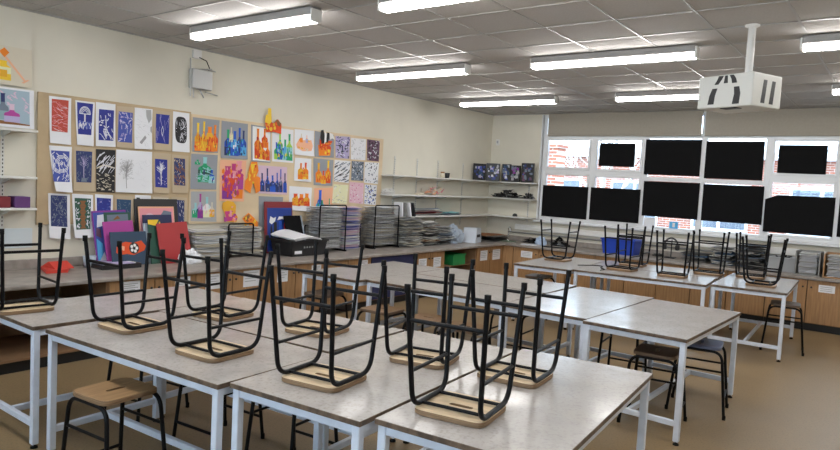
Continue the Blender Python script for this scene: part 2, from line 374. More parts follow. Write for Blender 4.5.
def grow(p, d, L, r, k):
    q = p+d*L; mid = (p+q)/2+Vector((rng.uniform(-1,1), rng.uniform(-1,1), 0))*L*0.08
    br.tube([p, mid, q], [r, r*0.85, r*0.7], n=5)
    if k:
        for _ in range(3):
            e = (d+Vector((rng.uniform(-1,1), rng.uniform(-0.7,0.7), rng.uniform(-0.25,0.6)))*0.8).normalized(); grow(q, e, L*0.72, r*0.62, k-1)
for a in range(4):
    grow(Vector((0.0,0.05,1.6+0.1*a)), Vector((math.cos(a*1.6+0.3)*0.8, math.sin(a*1.6)*0.6, 0.7)).normalized(), 0.8, 0.06, 3)
BARK = mat('bark', (0.42, 0.38, 0.34), 0.9, var=0.2, scale=14)
tk.build('trunk', BARK, tr); br.build('branches', BARK, tr)

# ------------------------------------------------------------------ roller blinds and the black sheets on the glass
for x0, x1, lab in ((1.02, 3.685, 'beige roller blind rolled up above the two end window bays by the shelves'), (3.735, 6.45, 'beige roller blind rolled up behind the ceiling projector'), (6.50, 7.5, 'beige roller blind rolled up at the far end of the windows')):
    t = thing('roller_blind', lab, 'blind', ((x0+x1)/2, YB-0.06, HD), 0, 'roller blinds above the windows'); hw = (x1-x0)/2
    MB().box(-hw, hw, -0.002, 0.002, 0.03, 0.40).build('fabric', BLIND, t)
    MB().box(-hw, hw, -0.008, 0.008, 0.0, 0.03, 0, 0.004).build('bottom_bar', BLIND, t)
    MB().tube([(-hw, 0.02, 0.385), (hw, 0.02, 0.385)], 0.025).build('roller', BLIND, t)
for x0, x1, z0, z1, cut, lab in (
    (2.0, 2.63, 2.20, 2.60, 0, 'small black paper sheet in the middle of the second upper pane from the shelves'),
    (2.80, 3.69, 2.08, 2.665, 0, 'black paper sheet filling the third upper pane, just before the blind gap'),
    (3.76, 4.60, 2.05, 2.64, 0, 'black paper sheet on the upper pane just under the ceiling projector'),
    (4.79, 5.42, 2.17, 2.59, 0, 'small black paper sheet on the upper casement beyond the projector'),
    (0.96, 1.84, 1.245, 1.82, 0, 'black paper sheet on the lower pane nearest the corner shelves'),
    (1.89, 2.77, 1.25, 1.82, 0, 'black paper sheet on the lower pane above the blue tub'),
    (2.815, 3.71, 1.385, 1.97, 0, 'black paper sheet on the lower pane with a white card below it'),
    (3.765, 4.64, 1.375, 1.96, 0, 'black paper sheet on the lower pane below the projector'),
    (4.665, 5.57, 1.275, 1.84, 0.13, 'black paper sheet with a slanted cut top corner on a lower pane'),
    (5.62, 6.50, 1.28, 1.86, 0, 'black paper sheet on the lower pane at the edge of the picture'),
    (6.6, 7.4, 1.3, 1.9, 0, 'black paper sheet on the last lower pane, out past the paper racks')):
    poly = [(x0, z0), (x1, z0-0.005), (x1, z1), (x0+cut*1.3, z1)]+([(x0, z1-cut*0.55)] if cut else [])
    y0 = YB-0.001
    o = MB().prism(poly, lambda a, b, d: (a, y0+d, b), 0, 0.0015).build('black_sheet', SUGAR); tag(o, lab, 'paper sheet', 'black sheets over the window panes')
o = MB().box(2.86, 3.05, YB+0.001, YB+0.003, 1.20, 1.36).build('window_card', PAPER); tag(o, 'white card stuck low on the window under a black sheet', 'card')
o = MB().box(3.28, 3.42, YB+0.001, YB+0.003, 1.21, 1.32).box(3.33, 3.37, YB, YB+0.001, 1.23, 1.30, 1).build('window_sticker', [INK['sky'], PAPER]); tag(o, 'small blue and white sticker low on the window glass', 'sticker')

# ------------------------------------------------------------------ ceiling lights and projector
def ceiling_light(x, y, lab):
    t = thing('ceiling_light', lab, 'ceiling light', (x, y, H), 0, 'fluorescent ceiling lights'); L = 0.83
    MB().box(-L, L, -0.062, 0.062, -0.074, -0.006, 0, 0.006).build('housing', LAMPG, t)
    d = MB()
    prof = [(-0.050, -0.075), (0.050, -0.075), (0.056, -0.098), (0.036, -0.122), (-0.036, -0.122), (-0.056, -0.098)]
    d.prism(prof, lambda a, b, c: (c, a, b), -L+0.012, L-0.012); d.build('diffuser', DIFF, t)
    for sx in (-1, 1):
        MB().box(sx*L-0.012, sx*L+0.012, -0.060, 0.060, -0.124, -0.02, 0, 0.006).build('end_cap', WHITE, t)
LX = {(0,0): 1.31, (1,0): 3.88, (2,0): 6.43, (0,1): 1.43, (1,1): 3.92, (2,1): 6.42, (0,2): 1.57, (1,2): 3.95, (2,2): 6.42, (0,3): 1.6, (1,3): 3.97, (2,3): 6.42}
LY = [-1.83, -4.44, -6.96, -9.5]
LN = {(0,0): 'lit strip light in the row by the windows, over the corner shelves', (1,0): 'lit strip light in the row by the windows, part hidden by the projector', (2,0): 'lit strip light by the windows, cut off at the picture edge',
      (0,1): 'lit strip light in the middle row nearest the display wall', (1,1): 'lit strip light in the middle row, before the projector', (2,1): 'lit strip light in the middle row, beyond the projector pole',
      (0,2): 'lit strip light nearest the junction box on the display wall', (1,2): 'lit strip light cut off by the top of the picture', (2,2): 'lit strip light over the nearest aisle, above the view',
      (0,3): 'lit strip light above the view beside the near shelves', (1,3): 'lit strip light above the view over the camera', (2,3): 'lit strip light above the view by the blank wall'}
for j, y in enumerate(LY):
    for i in range(3): ceiling_light(LX[(i, j)], y, LN[(i, j)])
# ------------------------------------------------------------------ projector
pj = thing('projector', 'white caged projector with black vent slots hanging on a ceiling pole', 'projector', (5.30, -4.99, H), R(-23))
MB().tube([(0.0, 0, 0), (0.0, 0, -0.43)], 0.029, n=14).build('pole', WHITE, pj)
MB().lathe([(0.055, 0), (0.055, -0.012), (0.032, -0.022)], n=20).build('ceiling_plate', WHITE, pj)
zt, zb = -0.405, -0.665; hw, dp = 0.24, 0.19
body = MB().box(-hw, hw, -dp, dp, zb+0.0, zt, 0, 0.012, seg=2)
MAT_PJ = mat('projector_white', (0.66, 0.66, 0.62), 0.5)
body.build('cage', MAT_PJ, pj, (-0.07, 0, 0))
def slot(pts, w0, w1, name='vent_slot'):
    n = len(pts); L = []
    for i, (a, b) in enumerate(pts):
        t = i/(n-1); ww = w0*(1-t)+w1*t
        L.append((a-ww, b))
    Rr = [(a+(w0*(1-i/(n-1))+w1*i/(n-1)), b) for i, (a, b) in enumerate(pts)]
    MB().prism(L+Rr[::-1], lambda a, b, d: (a-0.07, -dp-d, b), -0.001, 0.0015).build(name, BLACKPL, pj)
slot([(-0.035, zb+0.25), (-0.05, zb+0.22), (-0.075, zb+0.185)], 0.022, 0.018)
slot([(0.01, zb+0.25), (0.008, zb+0.19)], 0.012, 0.018)
slot([(0.055, zb+0.25), (0.075, zb+0.22), (0.085, zb+0.185)], 0.018, 0.022)
slot([(-0.085, zb+0.155), (-0.105, zb+0.10), (-0.115, zb+0.03)], 0.023, 0.028)
slot([(0.105, zb+0.155), (0.115, zb+0.10), (0.105, zb+0.02)], 0.023, 0.03)
for k in range(2):
    y = -0.05+0.11*k
    MB().prism([(y-0.03, zb+0.03), (y+0.02, zb+0.03), (y+0.04, zt-0.05), (y-0.005, zt-0.05)], lambda a, b, d: (hw-0.07+d, a, b), -0.001, 0.0015).build('vent_slot', BLACKPL, pj)
MB().box(-0.12, 0.02, -0.16, -0.08, zb-0.006, zb+0.002, 0, 0.002).build('lens_plate', BLACKPL, pj)
MB().box(-0.06, 0.1, -0.08, 0.08, zt-0.002, zt+0.02, 0, 0.004).build('bracket', METALG, pj)

# ------------------------------------------------------------------ display boards
def board(y0, y1, z0, z1, m, lab):
    o = MB().box(XL+0.001, XL+0.021, y0, y1, z0, z1, 0, 0.002).build('display_board', m); tag(o, lab, 'display board', 'display boards on the long wall')
board(-7.99, -6.362, 1.155, 2.405, BOARD1, 'tan display board holding the block prints')
board(-6.358, -2.965, 1.13, 2.385, BOARD2, 'cream display board holding the bottle paintings and pattern sheets')

BX = XL+0.024
class Art:
    def __init__(s, key, quad, motif, curl=0.006):
        s.q, s.mq, s.curl, s.key = quad, motif or quad, curl, key
        s.mb = MB(); s.mats = []; s.rng = random.Random(key)
        s.z0, s.z1 = max(quad[0][1], quad[1][1]), min(quad[2][1], quad[3][1])
    def mi(s, m):
        if m not in s.mats: s.mats.append(m)
        return s.mats.index(m)
    def P(s, u, v, layer=0, q=None):
        (a, b, c, d) = q or s.mq
        y = (a[0]*(1-u)+b[0]*u)*(1-v)+(d[0]*(1-u)+c[0]*u)*v
        z = (a[1]*(1-u)+b[1]*u)*(1-v)+(d[1]*(1-u)+c[1]*u)*v
        t = min(1, max(0, (s.z0-z)/(s.z0-s.z1)))
        return (BX+layer*0.0006+s.curl*t*t*t+0.001, y, z)
    def base(s, m):
        s.mb.sheet(lambda u, v: s.P(u, v, 0, s.q), 2, 8, (0.0009, 0, 0), s.mi(m)); return s
    def rect(s, m, u0=0, v0=0, u1=1, v1=1, layer=1, q=None):
        k = s.mi(m); n = 6
        for j in range(n):
            a, b = v0+(v1-v0)*j/n, v0+(v1-v0)*(j+1)/n
            s.mb.face([s.P(u0, a, layer, q), s.P(u1, a, layer, q), s.P(u1, b, layer, q), s.P(u0, b, layer, q)], k)
        return s
    def poly(s, pts, m, layer=2, q=None):
        s.mb.face([s.P(u, v, layer, q) for u, v in pts], s.mi(m)); return s
    def line(s, pts, w, m, layer=2):
        k = s.mi(m)
        for i in range(len(pts)-1):
            (a, b), (c, d) = pts[i], pts[i+1]; dx, dy = c-a, (d-b)*1.6; l = math.hypot(dx, dy) or 1; nx, ny = -dy/l*w/2, dx/l*w/2/1.6
            s.mb.face([s.P(a+nx, b+ny, layer), s.P(c+nx, d+ny, layer), s.P(c-nx, d-ny, layer), s.P(a-nx, b-ny, layer)], k)
        return s
    def dashes(s, n, m, L=0.12, w=0.03, ang=None, layer=2, box=(0.04, 0.03, 0.96, 0.97)):
        for _ in range(n):
            u, v = s.rng.uniform(box[0], box[2]), s.rng.uniform(box[1], box[3]); a = s.rng.uniform(0, PI) if ang is None else ang(u, v)+s.rng.uniform(-0.3, 0.3)
            du, dv = math.cos(a)*L/2, math.sin(a)*L/2/1.5
            p = [(u-du, v-dv), (u+s.rng.uniform(-.02, .02), v+s.rng.uniform(-.01, .01)), (u+du, v+dv)]
            p = [(min(0.98, max(0.02, x)), min(0.98, max(0.02, y))) for x, y in p]
            s.line(p, w*s.rng.uniform(0.6, 1.3), m, layer)
        return s
    def tree(s, m, layer=2, w=0.03, cx=0.5, top=0.12, bot=0.92, spread=0.36, n=26):
        s.line([(cx, bot), (cx-0.02, (top+bot)/2)], w*2.2, m, layer)
        for k in range(n):
            a = s.rng.uniform(-1.35, 1.35); L = s.rng.uniform(0.6, 1.0); v0 = s.rng.uniform((top+bot)/2-0.12, (top+bot)/2+0.12)
            e = (cx+math.sin(a)*spread*L, v0-math.cos(a)*(v0-top)*L); mid = (cx+math.sin(a)*spread*L*0.4, v0-math.cos(a)*(v0-top)*L*0.6)
            s.line([(cx-0.01, v0), mid, e], w*s.rng.uniform(0.5, 1.0), m, layer)
        return s
    def bottle(s, cx, base, w, h, cols, layer=2, neck=0.35, nw=0.34, q=None):
        def prof(t):       # half width at height fraction t
            if t < 1-neck-0.14: return 0.5
            if t < 1-neck: k = (t-(1-neck-0.14))/0.14; return 0.5-(0.5-nw/2)*k*k*(3-2*k)
            return nw/2*(0.9 if t < 0.96 else 1.15)
        N = 16; k = len(cols)
        for c in range(k):
            t0, t1 = c/k, (c+1)/k; n = max(2, int(N/k)+1)
            ts = [t0+(t1-t0)*i/n for i in range(n+1)]
            pts = [(cx-prof(t)*w, base-t*h) for t in ts]+[(cx+prof(t)*w, base-t*h) for t in reversed(ts)]
            s.poly(pts, cols[c], layer, q)
        return s
    def blobs(s, n, cols, size=0.1, layer=3, box=(0.1, 0.2, 0.9, 0.9)):
        for _ in range(n):
            u, v = s.rng.uniform(box[0], box[2]), s.rng.uniform(box[1], box[3]); k = s.rng.randint(4, 7); r = size*s.rng.uniform(0.5, 1.1); a0 = s.rng.uniform(0, 6)
            pts = [(u+r*s.rng.uniform(0.6, 1.1)*math.cos(a0+2*PI*i/k), v+r*s.rng.uniform(0.6, 1.2)*math.sin(a0+2*PI*i/k)) for i in range(k)]
            pts = [(min(box[2]+0.05, max(box[0]-0.05, x)), min(0.98, max(0.02, y))) for x, y in pts]
            s.poly(pts, s.rng.choice(cols), layer)
        return s
    def done(s, name, label, cat, group): return tag(s.mb.build(name, s.mats), label, cat, group)
I = INK
def art(key): return next((q, m) for k, q, m in ART if k == key)
def A(key, curl=0.006): q, m = art(key); return Art(key, q, m, curl)
GP, GD, GB, GS, GC = 'block prints on the tan board', 'pencil drawings on the tan board', 'bottle paintings on the cream board', 'pattern sheets on the cream board', 'painted paper cut-outs'
def printed(key, paper, ink, curl=0.012): return A(key, curl).base(paper).rect(ink)
a = printed('red_print', PAPER, I['red']); a.dashes(34, I['pink'], 0.3, 0.02, lambda u, v: 0.2+0.5*math.sin(v*7)); a.dashes(12, I['pale'], 0.34, 0.018, lambda u, v: 0.1); a.done('block_print', 'red block print on white paper, first in the top row', 'print', GP)
a = printed('mushroom_print', PAPER, I['blue'])
for r in (0.36, 0.31, 0.24, 0.16):
    a.line([(0.5+r*math.cos(t*PI/10+PI), 0.34+0.62*r*math.sin(t*PI/10+PI)) for t in range(11)], 0.035, I['pale'])
a.line([(0.13, 0.345), (0.87, 0.345)], 0.04, I['pale']).line([(0.5, 0.35), (0.5, 0.6)], 0.10, I['pale']).rect(I['mid'], 0.03, 0.58, 0.97, 0.80, 2); a.dashes(26, I['pale'], 0.13, 0.04, lambda u, v: PI/2, 3, (0.06, 0.6, 0.94, 0.8)); a.done('block_print', 'blue block print of a domed tree over a band of houses', 'print', GP)
a = printed('blue_a', PAPER, I['blue']); a.dashes(20, I['pale'], 0.16, 0.05); a.line([(0.5, 0.95), (0.48, 0.3)], 0.05, I['pale']); a.dashes(12, I['pale'], 0.3, 0.04, lambda u, v: 0.9, 2, (0.1, 0.7, 0.9, 0.95)); a.done('block_print', 'dark blue leafy block print on white, third in the top row', 'print', GP)
a = printed('blue_b', TANPAPER, I['mid']); a.dashes(26, I['lavender'], 0.2, 0.05); a.dashes(10, I['pale'], 0.18, 0.04); a.done('block_print', 'smeared blue block print on tan paper, fourth in the top row', 'print', GP)
a = A('sketch_feather', 0.02).base(PAPER); a.poly([(0.62, 0.03), (0.92, 0.02), (0.95, 0.25), (0.80, 0.36), (0.66, 0.2)], I['grey']); a.poly([(0.9, 0.45), (0.98, 0.42), (0.98, 0.6), (0.9, 0.55)], I['pencil']); a.poly([(0.28, 0.84), (0.6, 0.66), (0.68, 0.72), (0.4, 0.88)], I['pencil']); a.dashes(24, I['faint'], 0.3, 0.012, lambda u, v: 0.3); a.dashes(8, I['pencil'], 0.12, 0.012); a.done('pencil_drawing', 'white pencil study with grey feather at its top edge', 'drawing', GD)
a = printed('blue_tan', TANPAPER, I['blue']); a.dashes(14, I['lavender'], 0.5, 0.018, lambda u, v: PI/2+0.3*math.sin(u*9)); a.line([(0.5, 0.4), (0.58, 0.55), (0.5, 0.75), (0.42, 0.55), (0.5, 0.4)], 0.03, I['pale']); a.done('block_print', 'navy block print of long wavy lines on brown paper', 'print', GP)
a = A('black_oval').base(PAPER); a.poly([(0.5+0.5*math.copysign(abs(math.cos(t))**0.6, math.cos(t)), 0.5+0.5*math.copysign(abs(math.sin(t))**0.6, math.sin(t))) for t in [2*PI*i/24 for i in range(24)]], I['black'], 1); a.dashes(40, I['pale'], 0.2, 0.03, lambda u, v: 6*v, 2, (0.1, 0.1, 0.9, 0.9)); a.done('block_print', 'black swirling block print with rounded corners on white', 'print', GP)
a = printed('swirl_blue', PAPER, I['mid'], 0.05)
for k in range(9):
    r = 0.08+k*0.075; a.line([(0.55+r*math.cos(t), 0.36+0.55*r*math.sin(t)) for t in [0.35*i+k for i in range(10)] if 0 < 0.55+r*math.cos(t) < 1 and 0 < 0.36+0.55*r*math.sin(t) < 1], 0.04, I['pale'])
a.dashes(30, I['pale'], 0.2, 0.04, lambda u, v: 0.5+v*2); a.done('block_print', 'curling white sheet with blue swirl block print', 'print', GP)
a = printed('indigo_tan', TANPAPER, I['navy']); a.dashes(44, I['slate'], 0.12, 0.03); a.tree(I['lavender'], 2, 0.02, 0.5, 0.1, 0.95, 0.4, 14); a.poly([(0.3, 0.98), (0.36, 0.86), (0.64, 0.86), (0.7, 0.98)], I['slate'], 3); a.done('block_print', 'dark indigo tree block print on tan paper, second row', 'print', GP)
a = A('black_scene').base(I['black']); a.dashes(26, I['pale'], 0.3, 0.03, lambda u, v: 2.4, 2, (0.1, 0.1, 0.95, 0.5)); a.dashes(46, I['cream'], 0.12, 0.02, lambda u, v: 0.1, 2, (0.05, 0.55, 0.95, 0.97)); a.line([(0.02, 0.45), (0.4, 0.36), (0.98, 0.42)], 0.05, I['cream']); a.done('block_print', 'black and cream landscape block print filling its sheet', 'print', GP)
a = A('tree_sketch', 0.015).base(PAPER); a.tree(I['pencil'], 2, 0.008, 0.29, 0.2, 0.9, 0.22, 60); a.dashes(80, I['grey'], 0.06, 0.009, None, 2, (0.1, 0.22, 0.48, 0.7)); a.dashes(24, I['faint'], 0.12, 0.008, None, 2, (0.55, 0.2, 0.95, 0.9)); a.done('pencil_drawing', 'wide white sheet with a pencil drawing of a tree', 'drawing', GD)
a = printed('tree_blue', TANPAPER, I['blue']); a.tree(I['pale'], 2, 0.03, 0.5, 0.06, 0.9, 0.42, 26); a.dashes(14, I['lavender'], 0.12, 0.03, None, 2, (0.05, 0.6, 0.95, 0.97)); a.done('block_print', 'blue block print of a branching tree on tan paper', 'print', GP)
a = printed('rust_print', TANPAPER, I['navy']); a.dashes(26, I['brown'], 0.3, 0.05, lambda u, v: 0.6); a.dashes(22, I['cream'], 0.14, 0.03, lambda u, v: 2.3); a.done('block_print', 'navy and rust block print on tan, end of second row', 'print', GP)
a = printed('grey_weave', PAPER, I['navy'], 0.02); a.dashes(60, I['slate'], 0.14, 0.03); a.dashes(34, I['grey'], 0.10, 0.02); a.done('block_print', 'grey blue woven-looking block print, first in the bottom row', 'print', GP)
a = printed('totem', PAPER, I['dkgreen'], 0.03)
for k in range(5): a.poly([(0.3, 0.08+k*0.18), (0.7, 0.08+k*0.18), (0.6, 0.17+k*0.18), (0.72, 0.25+k*0.18), (0.28, 0.25+k*0.18), (0.4, 0.17+k*0.18)], I['brown'], 2)
a.dashes(20, I['pale'], 0.12, 0.05, None, 3, (0.05, 0.05, 0.25, 0.97)); a.dashes(20, I['pale'], 0.12, 0.05, None, 3, (0.75, 0.05, 0.95, 0.97)); a.done('block_print', 'green black block print with a brown totem shape down its middle', 'print', GP)
a = printed('blue_c', PAPER, I['blue']); a.dashes(40, I['mid'], 0.14, 0.05); a.dashes(16, I['lavender'], 0.12, 0.03); a.done('block_print', 'bright blue block print half hidden by the purple portfolio', 'print', GP)
a = printed('teal_tan', TANPAPER, I['teal']); a.dashes(40, I['slate'], 0.12, 0.03); a.done('block_print', 'dark teal block print on tan behind the green folder', 'print', GP)
a = A('white_sketch').base(PAPER); a.rect(I['black'], 0.08, 0.06, 0.3, 0.5, 1); a.dashes(16, I['pale'], 0.1, 0.03, None, 2, (0.1, 0.08, 0.28, 0.48)); a.done('block_print', 'white sheet with narrow black print peeping over the black folder', 'print', GP)
a = A('tan_blank').base(TANPAPER); a.rect(I['cream'], 0.06, 0.04, 0.94, 0.2, 1); a.done('blank_sheet', 'plain tan sheet mostly hidden behind the black folder', 'paper sheet', None)
a = printed('navy_strip', TANPAPER, I['navy']); a.dashes(30, I['pale'], 0.16, 0.03, lambda u, v: 1.2); a.done('block_print', 'navy streaked block print above the red folder, end of bottom row', 'print', GP)

fire = [I['orange'], I['yellow'], I['gold'], I['fire']]; cool = [I['cobalt'], I['sky'], I['navy'], I['green']]
def bottles(a, spec, q=None):
    for j, (cx, b, w, h, cols, *r) in enumerate(spec): a.bottle(cx, b, w, h, [I[c] for c in cols.split()], 2+j, *(r or ()), q=q)
    for j, (cx, b, w, h, cols, *r) in enumerate(spec):
        pal = cols.split()*2+(['brown', 'yellow', 'fire'] if 'orange' in cols else ['navy', 'white'] if 'cobalt' in cols or 'green' in cols else ['rose'])
        for _ in range(9):
            u = cx+a.rng.uniform(-0.34, 0.34)*w; t0 = a.rng.uniform(0.02, 0.5); L = a.rng.uniform(0.08, 0.25)
            a.line([(u, b-t0*h), (u+a.rng.uniform(-0.05, 0.05)*w, b-min(0.62, t0+L)*h)], w*a.rng.uniform(0.07, 0.16), I[a.rng.choice(pal)], 7+len(spec))
    return a
a = A('orange_bottles_grey').base(GREYSHEET); bottles(a, [(0.2, 0.97, 0.24, 0.82, 'orange gold yellow', 0.4), (0.42, 0.97, 0.22, 0.88, 'gold orange yellow', 0.42), (0.64, 0.97, 0.26, 0.74, 'fire orange gold orange', 0.2, 0.6), (0.84, 0.96, 0.26, 0.8, 'orange fire orange', 0.4)]); a.blobs(14, fire, 0.06, 8, (0.1, 0.5, 0.92, 0.94)); a.done('bottle_painting', 'orange and yellow bottles on grey, first in the top row', 'painting', GB)
a = A('blue_bottles_grey').base(GREYSHEET); bottles(a, [(0.25, 0.92, 0.26, 0.7, 'navy cobalt green'), (0.5, 0.92, 0.3, 0.68, 'cobalt sky cobalt'), (0.68, 0.9, 0.22, 0.76, 'cobalt navy cobalt', 0.4), (0.83, 0.9, 0.22, 0.7, 'sky cobalt navy'), (0.36, 0.55, 0.13, 0.4, 'lemon cream')]); a.blobs(30, cool+[I['sky']], 0.055, 8, (0.14, 0.45, 0.9, 0.9)); a.done('bottle_painting', 'blue and black bottles with one pale bottle on grey', 'painting', GB)
a = A('red_bottles_mount').base(GREYSHEET).rect(I['white']); bottles(a, [(0.3, 0.95, 0.4, 0.9, 'fire orange orange', 0.35), (0.68, 0.6, 0.34, 0.58, 'orange fire orange', 0.4), (0.55, 0.96, 0.4, 0.5, 'gold orange fire'), (0.86, 0.97, 0.24, 0.55, 'fire orange')]); a.blobs(16, fire+[I['crimson']], 0.09, 8, (0.12, 0.3, 0.9, 0.92)); a.done('bottle_painting', 'red and orange bottles on white in a dark grey mount', 'painting', GB)
a = A('green_bottles_white').base(PAPER); bottles(a, [(0.2, 0.93, 0.22, 0.5, 'lime green cobalt'), (0.36, 0.93, 0.26, 0.78, 'cobalt sky green lime', 0.3), (0.6, 0.94, 0.28, 0.62, 'aqua sky green'), (0.8, 0.94, 0.3, 0.8, 'green aqua lime green', 0.35)]); a.blobs(18, [I['green'], I['lime'], I['sky'], I['cobalt'], I['yellow']], 0.06, 8, (0.12, 0.4, 0.92, 0.9)); a.done('bottle_painting', 'green and blue bottles on white paper', 'painting', GB)
a = A('still_life', 0.02).base(PAPER); a.poly([(0.08, 0.6), (0.2, 0.42), (0.86, 0.38), (0.94, 0.6), (0.86, 0.8), (0.4, 0.84), (0.12, 0.74)], I['peach'], 2); a.blobs(22, [I['orange'], I['brown'], I['gold'], I['fire'], I['cream']], 0.09, 3, (0.12, 0.4, 0.88, 0.78)); a.bottle(0.34, 0.5, 0.14, 0.34, [I['orange'], I['cream']], 5).bottle(0.62, 0.5, 0.12, 0.3, [I['lavender'], I['peach']], 5); a.done('bottle_painting', 'small pale still life of orange pots on white paper', 'painting', GB)
a = A('fire_grey').base(GREYSHEET); a.poly([(0.16, 0.52), (0.84, 0.6), (0.8, 0.92), (0.22, 0.96)], I['orange'], 1); a.blobs(14, fire, 0.1, 2, (0.2, 0.55, 0.8, 0.9)); a.done('bottle_painting', 'orange flames on grey behind the black and white cut-out', 'painting', GB)
a = A('green_bottle_grey').base(GREYSHEET); bottles(a, [(0.52, 0.8, 0.5, 0.72, 'green dkgreen green aqua', 0.3, 0.3), (0.8, 0.82, 0.24, 0.4, 'aqua cobalt'), (0.24, 0.3, 0.2, 0.14, 'green green')]); a.dashes(18, I['aqua'], 0.36, 0.03, lambda u, v: 0.15, 6, (0.32, 0.34, 0.74, 0.78)); a.done('bottle_painting', 'green scribbled bottle on grey, second row', 'painting', GB)
a = A('magenta_bottles').base(I['peach']); bottles(a, [(0.3, 0.95, 0.42, 0.8, 'plum magenta fire magenta', 0.2, 0.5), (0.72, 0.93, 0.42, 0.92, 'orange mauve magenta pink', 0.3, 0.5), (0.52, 0.6, 0.34, 0.52, 'fire pink magenta', 0.3, 0.5)]); a.blobs(36, [I['magenta'], I['mauve'], I['fire'], I['orange'], I['pink'], I['plum']], 0.08, 8, (0.1, 0.12, 0.9, 0.93)); a.done('bottle_painting', 'large pink and magenta bottles on a peach sheet', 'painting', GB)
a = A('lilac_blue').base(I['lilac']); bottles(a, [(0.12, 0.93, 0.16, 0.66, 'navy cobalt navy', 0.4), (0.3, 0.93, 0.16, 0.84, 'navy cobalt navy', 0.45), (0.48, 0.93, 0.2, 0.6, 'cobalt navy cobalt', 0.35), (0.64, 0.93, 0.13, 0.7, 'navy cobalt', 0.4), (0.77, 0.93, 0.12, 0.84, 'navy navy cobalt', 0.45), (0.92, 0.93, 0.13, 0.7, 'cobalt navy', 0.4)]); a.blobs(16, [I['cobalt'], I['lavender'], I['navy']], 0.035, 9, (0.06, 0.5, 0.94, 0.9)); a.done('bottle_painting', 'row of thin navy bottles on a lilac sheet', 'painting', GB)
a = A('orange_small_white', 0.015).base(PAPER); bottles(a, [(0.38, 0.92, 0.34, 0.7, 'orange gold orange', 0.3), (0.66, 0.9, 0.36, 0.72, 'gold orange fire', 0.35)]); a.blobs(14, fire, 0.08, 6, (0.24, 0.4, 0.8, 0.86)); a.done('bottle_painting', 'two orange bottles on a small white sheet', 'painting', GB)
a = A('orange_grey_tall').base(GREYSHEET); bottles(a, [(0.26, 0.9, 0.32, 0.74, 'orange orange gold', 0.4), (0.74, 0.9, 0.3, 0.86, 'fire orange yellow', 0.4), (0.5, 0.94, 0.26, 0.5, 'gold orange fire')]); a.blobs(12, fire, 0.06, 6, (0.2, 0.5, 0.86, 0.88)); a.done('bottle_painting', 'three flame orange bottles on grey beside the pattern sheets', 'painting', GB)
a = A('pastel_bottles').base(I['grey']); bottles(a, [(0.18, 0.88, 0.26, 0.5, 'green aqua'), (0.36, 0.9, 0.22, 0.82, 'plum lavender mauve', 0.4), (0.62, 0.86, 0.3, 0.68, 'lemon white aqua'), (0.82, 0.84, 0.2, 0.48, 'gold cream')]); a.done('bottle_painting', 'pastel green, purple and cream bottles on pale grey', 'painting', GB)
a = A('blank_grey').base(GREYSHEET); a.done('blank_sheet', 'blank grey sheet behind the red and blue canvas', 'paper sheet', None)
a = A('orange_white', 0.02).base(PAPER); bottles(a, [(0.28, 0.8, 0.3, 0.5, 'orange gold fire', 0.3, 0.6), (0.54, 0.78, 0.28, 0.48, 'gold fire orange', 0.3, 0.6), (0.78, 0.78, 0.28, 0.52, 'fire gold orange', 0.3, 0.6)]); a.blobs(18, fire, 0.07, 6, (0.2, 0.38, 0.86, 0.76)); a.done('bottle_painting', 'orange and yellow bottles on white just above the black crate', 'painting', GB)
a = A('peach_bluebottle').base(I['peach']); bottles(a, [(0.32, 0.94, 0.44, 0.86, 'green sky cobalt cobalt', 0.5), (0.82, 0.9, 0.16, 0.5, 'brown green', 0.5)]); a.done('bottle_painting', 'single blue bottle on peach behind the wire drying rack', 'painting', GB)

def pattern(key, base, cols, n, L, w, ang, lab):
    a = A(key, 0.004).base(base)
    for c in cols: a.dashes(n, I[c], L, w, ang, 2)
    a.done('pattern_sheet', lab, 'pattern sheet', GS)
pattern('pat_navy', I['lavender'], ['navy', 'pale', 'black'], 22, 0.16, 0.06, None, 'blue and navy flecked pattern sheet, top row first')
pattern('pat_white', PAPER, ['pencil', 'grey'], 20, 0.12, 0.025, None, 'white pattern sheet with faint grey marks, middle of top row')
pattern('pat_dark', I['rust'], ['black', 'pale', 'black'], 24, 0.13, 0.06, None, 'darkest pattern sheet, black and plum with pale flecks')
pattern('pat_diag', PAPER, ['black', 'slate'], 16, 0.34, 0.05, lambda u, v: 2.5, 'white pattern sheet with black diagonal strokes')
pattern('pat_greyblue', I['slate'], ['grey', 'black', 'pale'], 22, 0.16, 0.05, None, 'slate grey pattern sheet in the centre of the nine')
pattern('pat_spot', PAPER, ['black', 'slate'], 22, 0.09, 0.05, lambda u, v: 2.2, 'white pattern sheet dotted with small black ticks')
pattern('pat_yellow', I['lemon'], ['grey', 'white'], 18, 0.14, 0.03, None, 'pale yellow pattern sheet with faint marks')
pattern('pat_pink', I['rose'], ['white', 'magenta'], 20, 0.1, 0.035, None, 'pink pattern sheet with white and red flecks')
pattern('pat_blue', PAPER, ['navy', 'cobalt', 'black'], 18, 0.13, 0.06, None, 'white pattern sheet covered in blue flecks')

